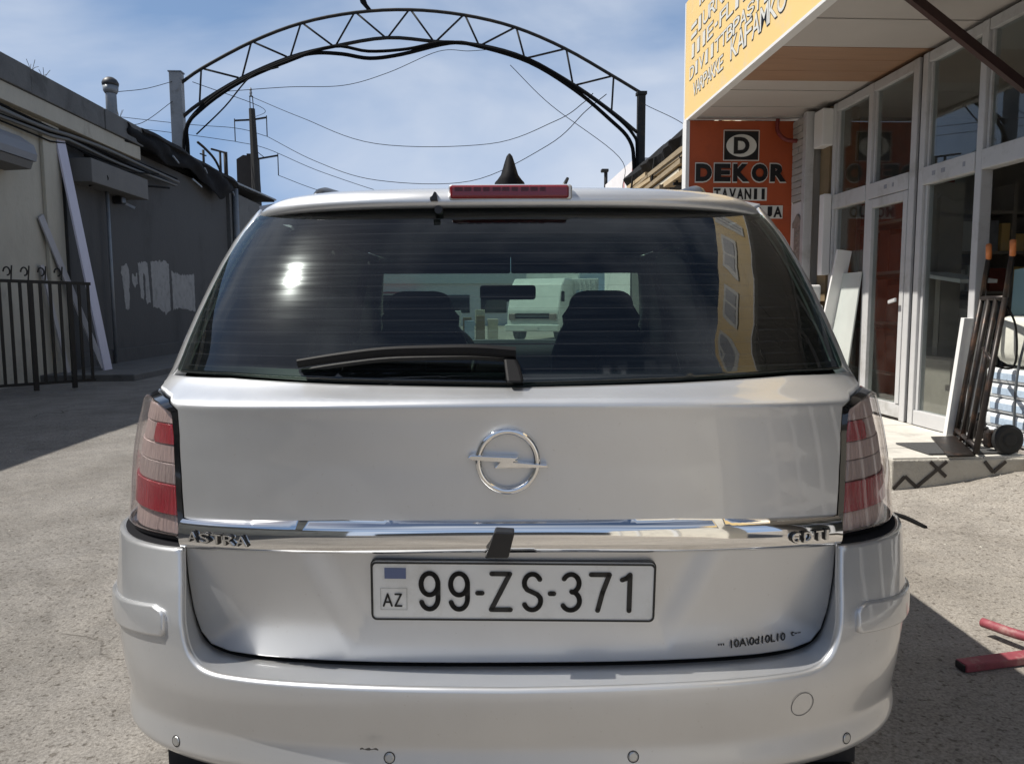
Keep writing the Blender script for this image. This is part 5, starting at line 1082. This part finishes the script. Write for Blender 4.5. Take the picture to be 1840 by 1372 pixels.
    for i in range(6): box('moulding', 3.34+.01*(i % 2), 3.50, 7.50+.02*((i*3) % 4), 7.95-.02*((i*2) % 3), ZP+.001+i*.2, ZP+.18+i*.2, WHITEP, pk, .02)
    wl = thing('leaning_glass_sheet', 'frosted sheet leaning on the window left of the shop door', 'sheet', (3.55, 7.2, ZP)); bar('sheet', (3.59, 7.2, 1.50), (3.45, 7.2, ZP), .50, .012, mat('frosted', (.50, .53, .50), .35, var=.1, vscale=3), wl, up=(1, 0, 0))
    w2 = thing('white_post_board', 'white board standing behind the trolley rails', 'board', (3.55, 5.38, ZP)); bar('board', (3.59, 5.38, 1.10), (3.55, 5.46, ZP), .10, .04, WHITEP, w2, up=(0, 1, 0))
    # trolley
    dl = thing('hand_trolley', 'dark steel hand trolley with orange grips leaning at the shop step', 'hand trolley', (3.4, 5.1, ZP))
    def rail_pts(t):       # t 0 bottom .. 1 top on the left (far) rail and right (near) rail
        return None
    # frame plane: bottom line (3.56,5.42)->(3.24,4.68), top line (3.66,5.28)->(3.56,4.88)
    b0, b1 = Vector((3.56, 5.42, .24)), Vector((3.24, 4.72, .24)); t0, t1 = Vector((3.60, 5.27, 1.24)), Vector((3.52, 4.92, 1.24))
    def fr(u, v_): return b0.lerp(b1, u).lerp(t0.lerp(t1, u), v_)
    for u in (0, .34, .66, 1.): tube('rail', [tuple(fr(u, 0)), tuple(fr(u, .5)), tuple(fr(u, 1))], .019, DOLLY, dl, 8)
    tube('cross_bar', [tuple(fr(-.02, 1)), tuple(fr(1.02, 1))], .018, DOLLY, dl); tube('cross_bar', [tuple(fr(0, .04)), tuple(fr(1, .04))], .018, DOLLY, dl); tube('cross_bar', [tuple(fr(.5, .66)), tuple(fr(1, .58))], .014, DOLLY, dl)
    for u in (0, 1.):
        a = fr(u, 1); tube('handle', [tuple(a), tuple(a+Vector((.03, 0, .26))), tuple(a+Vector((.03, -.005, .28)))], .018, DOLLY, dl); tube('grip', [tuple(a+Vector((.03, -.005, .28))), tuple(a+Vector((-.02, -.07, .365)))], .019, GRIP, dl)
    v, f = prism_vf([(0, 0), (1, 0), (1, 1), (0, 1)], lambda a, b: tuple(b0.lerp(b1, a)+Vector((-.20*b, -.02*b, -.012))), lambda a, b: tuple(b0.lerp(b1, a)+Vector((-.20*b, -.02*b, -.004)))); mesh('toe_plate', v, f, DOLLY, dl)
    tube('axle', [(3.49, 4.77, .318), (3.70, 5.40, .318)], .014, DOLLY, dl); box('axle_housing', 3.40, 3.52, 4.84, 4.90, .25, .37, DOLLY, dl, .02); box('axle_housing', 3.56, 3.66, 5.22, 5.28, .25, .37, DOLLY, dl, .02)
    for y, x in ((4.785, 3.495), (5.38, 3.69)): wv, wf = lathe_vf([(0, -.03), (.037, -.03), (.049, -.022), (.078, -.027), (.096, -.02), (.0995, 0), (.096, .02), (.078, .027), (.049, .022), (.037, .03), (0, .03)], (x, y, .319), 32, 'y'); mesh('wheel', wv, wf, RUBBER, dl)
    tube('brake_cable', cat_rom([tuple(fr(1, .98)), (3.56, 4.86, 1.05), (3.52, 4.80, .80), tuple(fr(1, .56))], 6), .007, CABLE, dl, 6)
    for k, (y, x) in enumerate(((4.80, 3.62), (4.66, 3.64))):
        tag(tube('strap', cat_rom([(x, y, 1.18), (x+.01, y+.05, 1.0), (x-.01, y+.09, .7), (x, y+.10, .24)], 6), .009, mat('strap_grey', (.10, .11, .12), .6), None, 6, base=(x, y, .24)), ['grey strap hanging over the wrapped packs, nearer the trolley', 'grey strap hanging over the wrapped packs, at the frame edge'][k], 'strap', 'straps over the wrapped packs')
    rgv = []; n = 14; rnd = np.random.RandomState(6)
    V = []; f = []
    for i in range(n):
        for j in range(n):
            a, b = i/(n-1)*2-1, j/(n-1)*2-1; r = max(0, 1-(a*a+b*b)); V.append((3.62+a*.20, 4.50+b*.11, .13+.10*r**.6+.03*math.sin(a*9+b*5)*r+.02*math.sin(b*17)*r))
    for i in range(n-1):
        for j in range(n-1): f.append((i*n+j, (i+1)*n+j, (i+1)*n+j+1, i*n+j+1))
    tag(mesh('crumpled_rag', V, f, RAGM, base=(3.62, 4.5, .1), smooth=True), 'crumpled pale rag beside the trolley wheel', 'rag')
build_shop()

# ================================================================== LOOSE THINGS ON THE GROUND
def build_loose():
    rf = thing('red_steel_frame', 'red painted steel tube frame lying on the asphalt at the right edge', 'metal frame', (1.8, 2.4, 0))
    v, f = bevel_vf(*bar_vf((1.60, 2.345, .016), (2.45, 2.50, .016), .05, .028), .004); mesh('tube', v, f, REDM, rf); box('open_end', 1.594, 1.599, 2.322, 2.366, .005, .027, BLKPL, rf)
    tube('bent_arm', cat_rom([(1.845, 2.60, .05), (1.90, 2.47, .055), (2.02, 2.40, .05), (2.25, 2.47, .05)], 6), .017, REDM, rf, 10)
    tag(tube('black_stick', cat_rom([(2.40, 4.17, .012), (2.41, 4.05, .02), (2.425, 3.905, .010)], 4), .011, CABLE, None, 8, base=(2.41, 4.05, 0)), 'thin black stick lying on the asphalt right of the car', 'stick')
    rnd = random.Random(8); V = []; f = []
    for i in range(420):
        x, y = rnd.uniform(-5, 3.3), rnd.uniform(2.0, 12)
        if rnd.random() < .5: x, y = rnd.gauss(3.0, .5), rnd.gauss(4.3, .5)
        if x > 2.66 and y > 4.7: continue
        r = rnd.uniform(.003, .010); o = len(V); z = .19*math.exp(-((x-3.75)/.62)**2-((y-4.35)/.62)**2)
        for d in ((1, 0, 0), (-.8, .3, 0), (0, 1, 0), (.2, -1, .1), (.1, .1, 1), (0, 0, -1)): V.append((x+d[0]*r*rnd.uniform(.6, 1.2), y+d[1]*r*rnd.uniform(.6, 1.2), z+.003+d[2]*r*.7))
        f += [(o+a, o+b, o+c) for a, b, c in ((0, 2, 4), (2, 1, 4), (1, 3, 4), (3, 0, 4), (2, 0, 5), (1, 2, 5), (3, 1, 5), (0, 3, 5))]
    tag(mesh('grit', V, f, PLAT), 'small stones and grit scattered over the asphalt', 'grit', kind='stuff')
    # behind the camera: closes the street for the mirror surfaces
    cw = thing('cream_yard_wall', 'sunlit cream plastered wall next to the shop, mirrored in the chrome strip', 'wall', (2.5, -8, 0)); box('wall', 2.3, 2.7, -14, -2.06, 0, 3.1, mat('cream_wall_paint', (.66, .62, .53), .8, var=.08, vscale=2, stain=(.5, .46, .4), sscale=1.2), cw); box('coping', 2.25, 2.75, -14, -2.06, 3.1, 3.18, LINTEL, cw)
    for y in (-4.6, -8.2, -11.4): box('buttress', 2.22, 2.3, y, y+.3, 0, 3.0, WHITEP, cw, .01)
    bk = thing('yard_wall', 'long rough concrete wall closing the street behind the camera', 'wall', (0, -24, 0)); box('wall', -9, 9, -24.4, -24, 0, 2.4, CONC, bk); box('coping', -9, 9, -24.45, -23.95, 2.4, 2.5, LINTEL, bk)
build_loose()
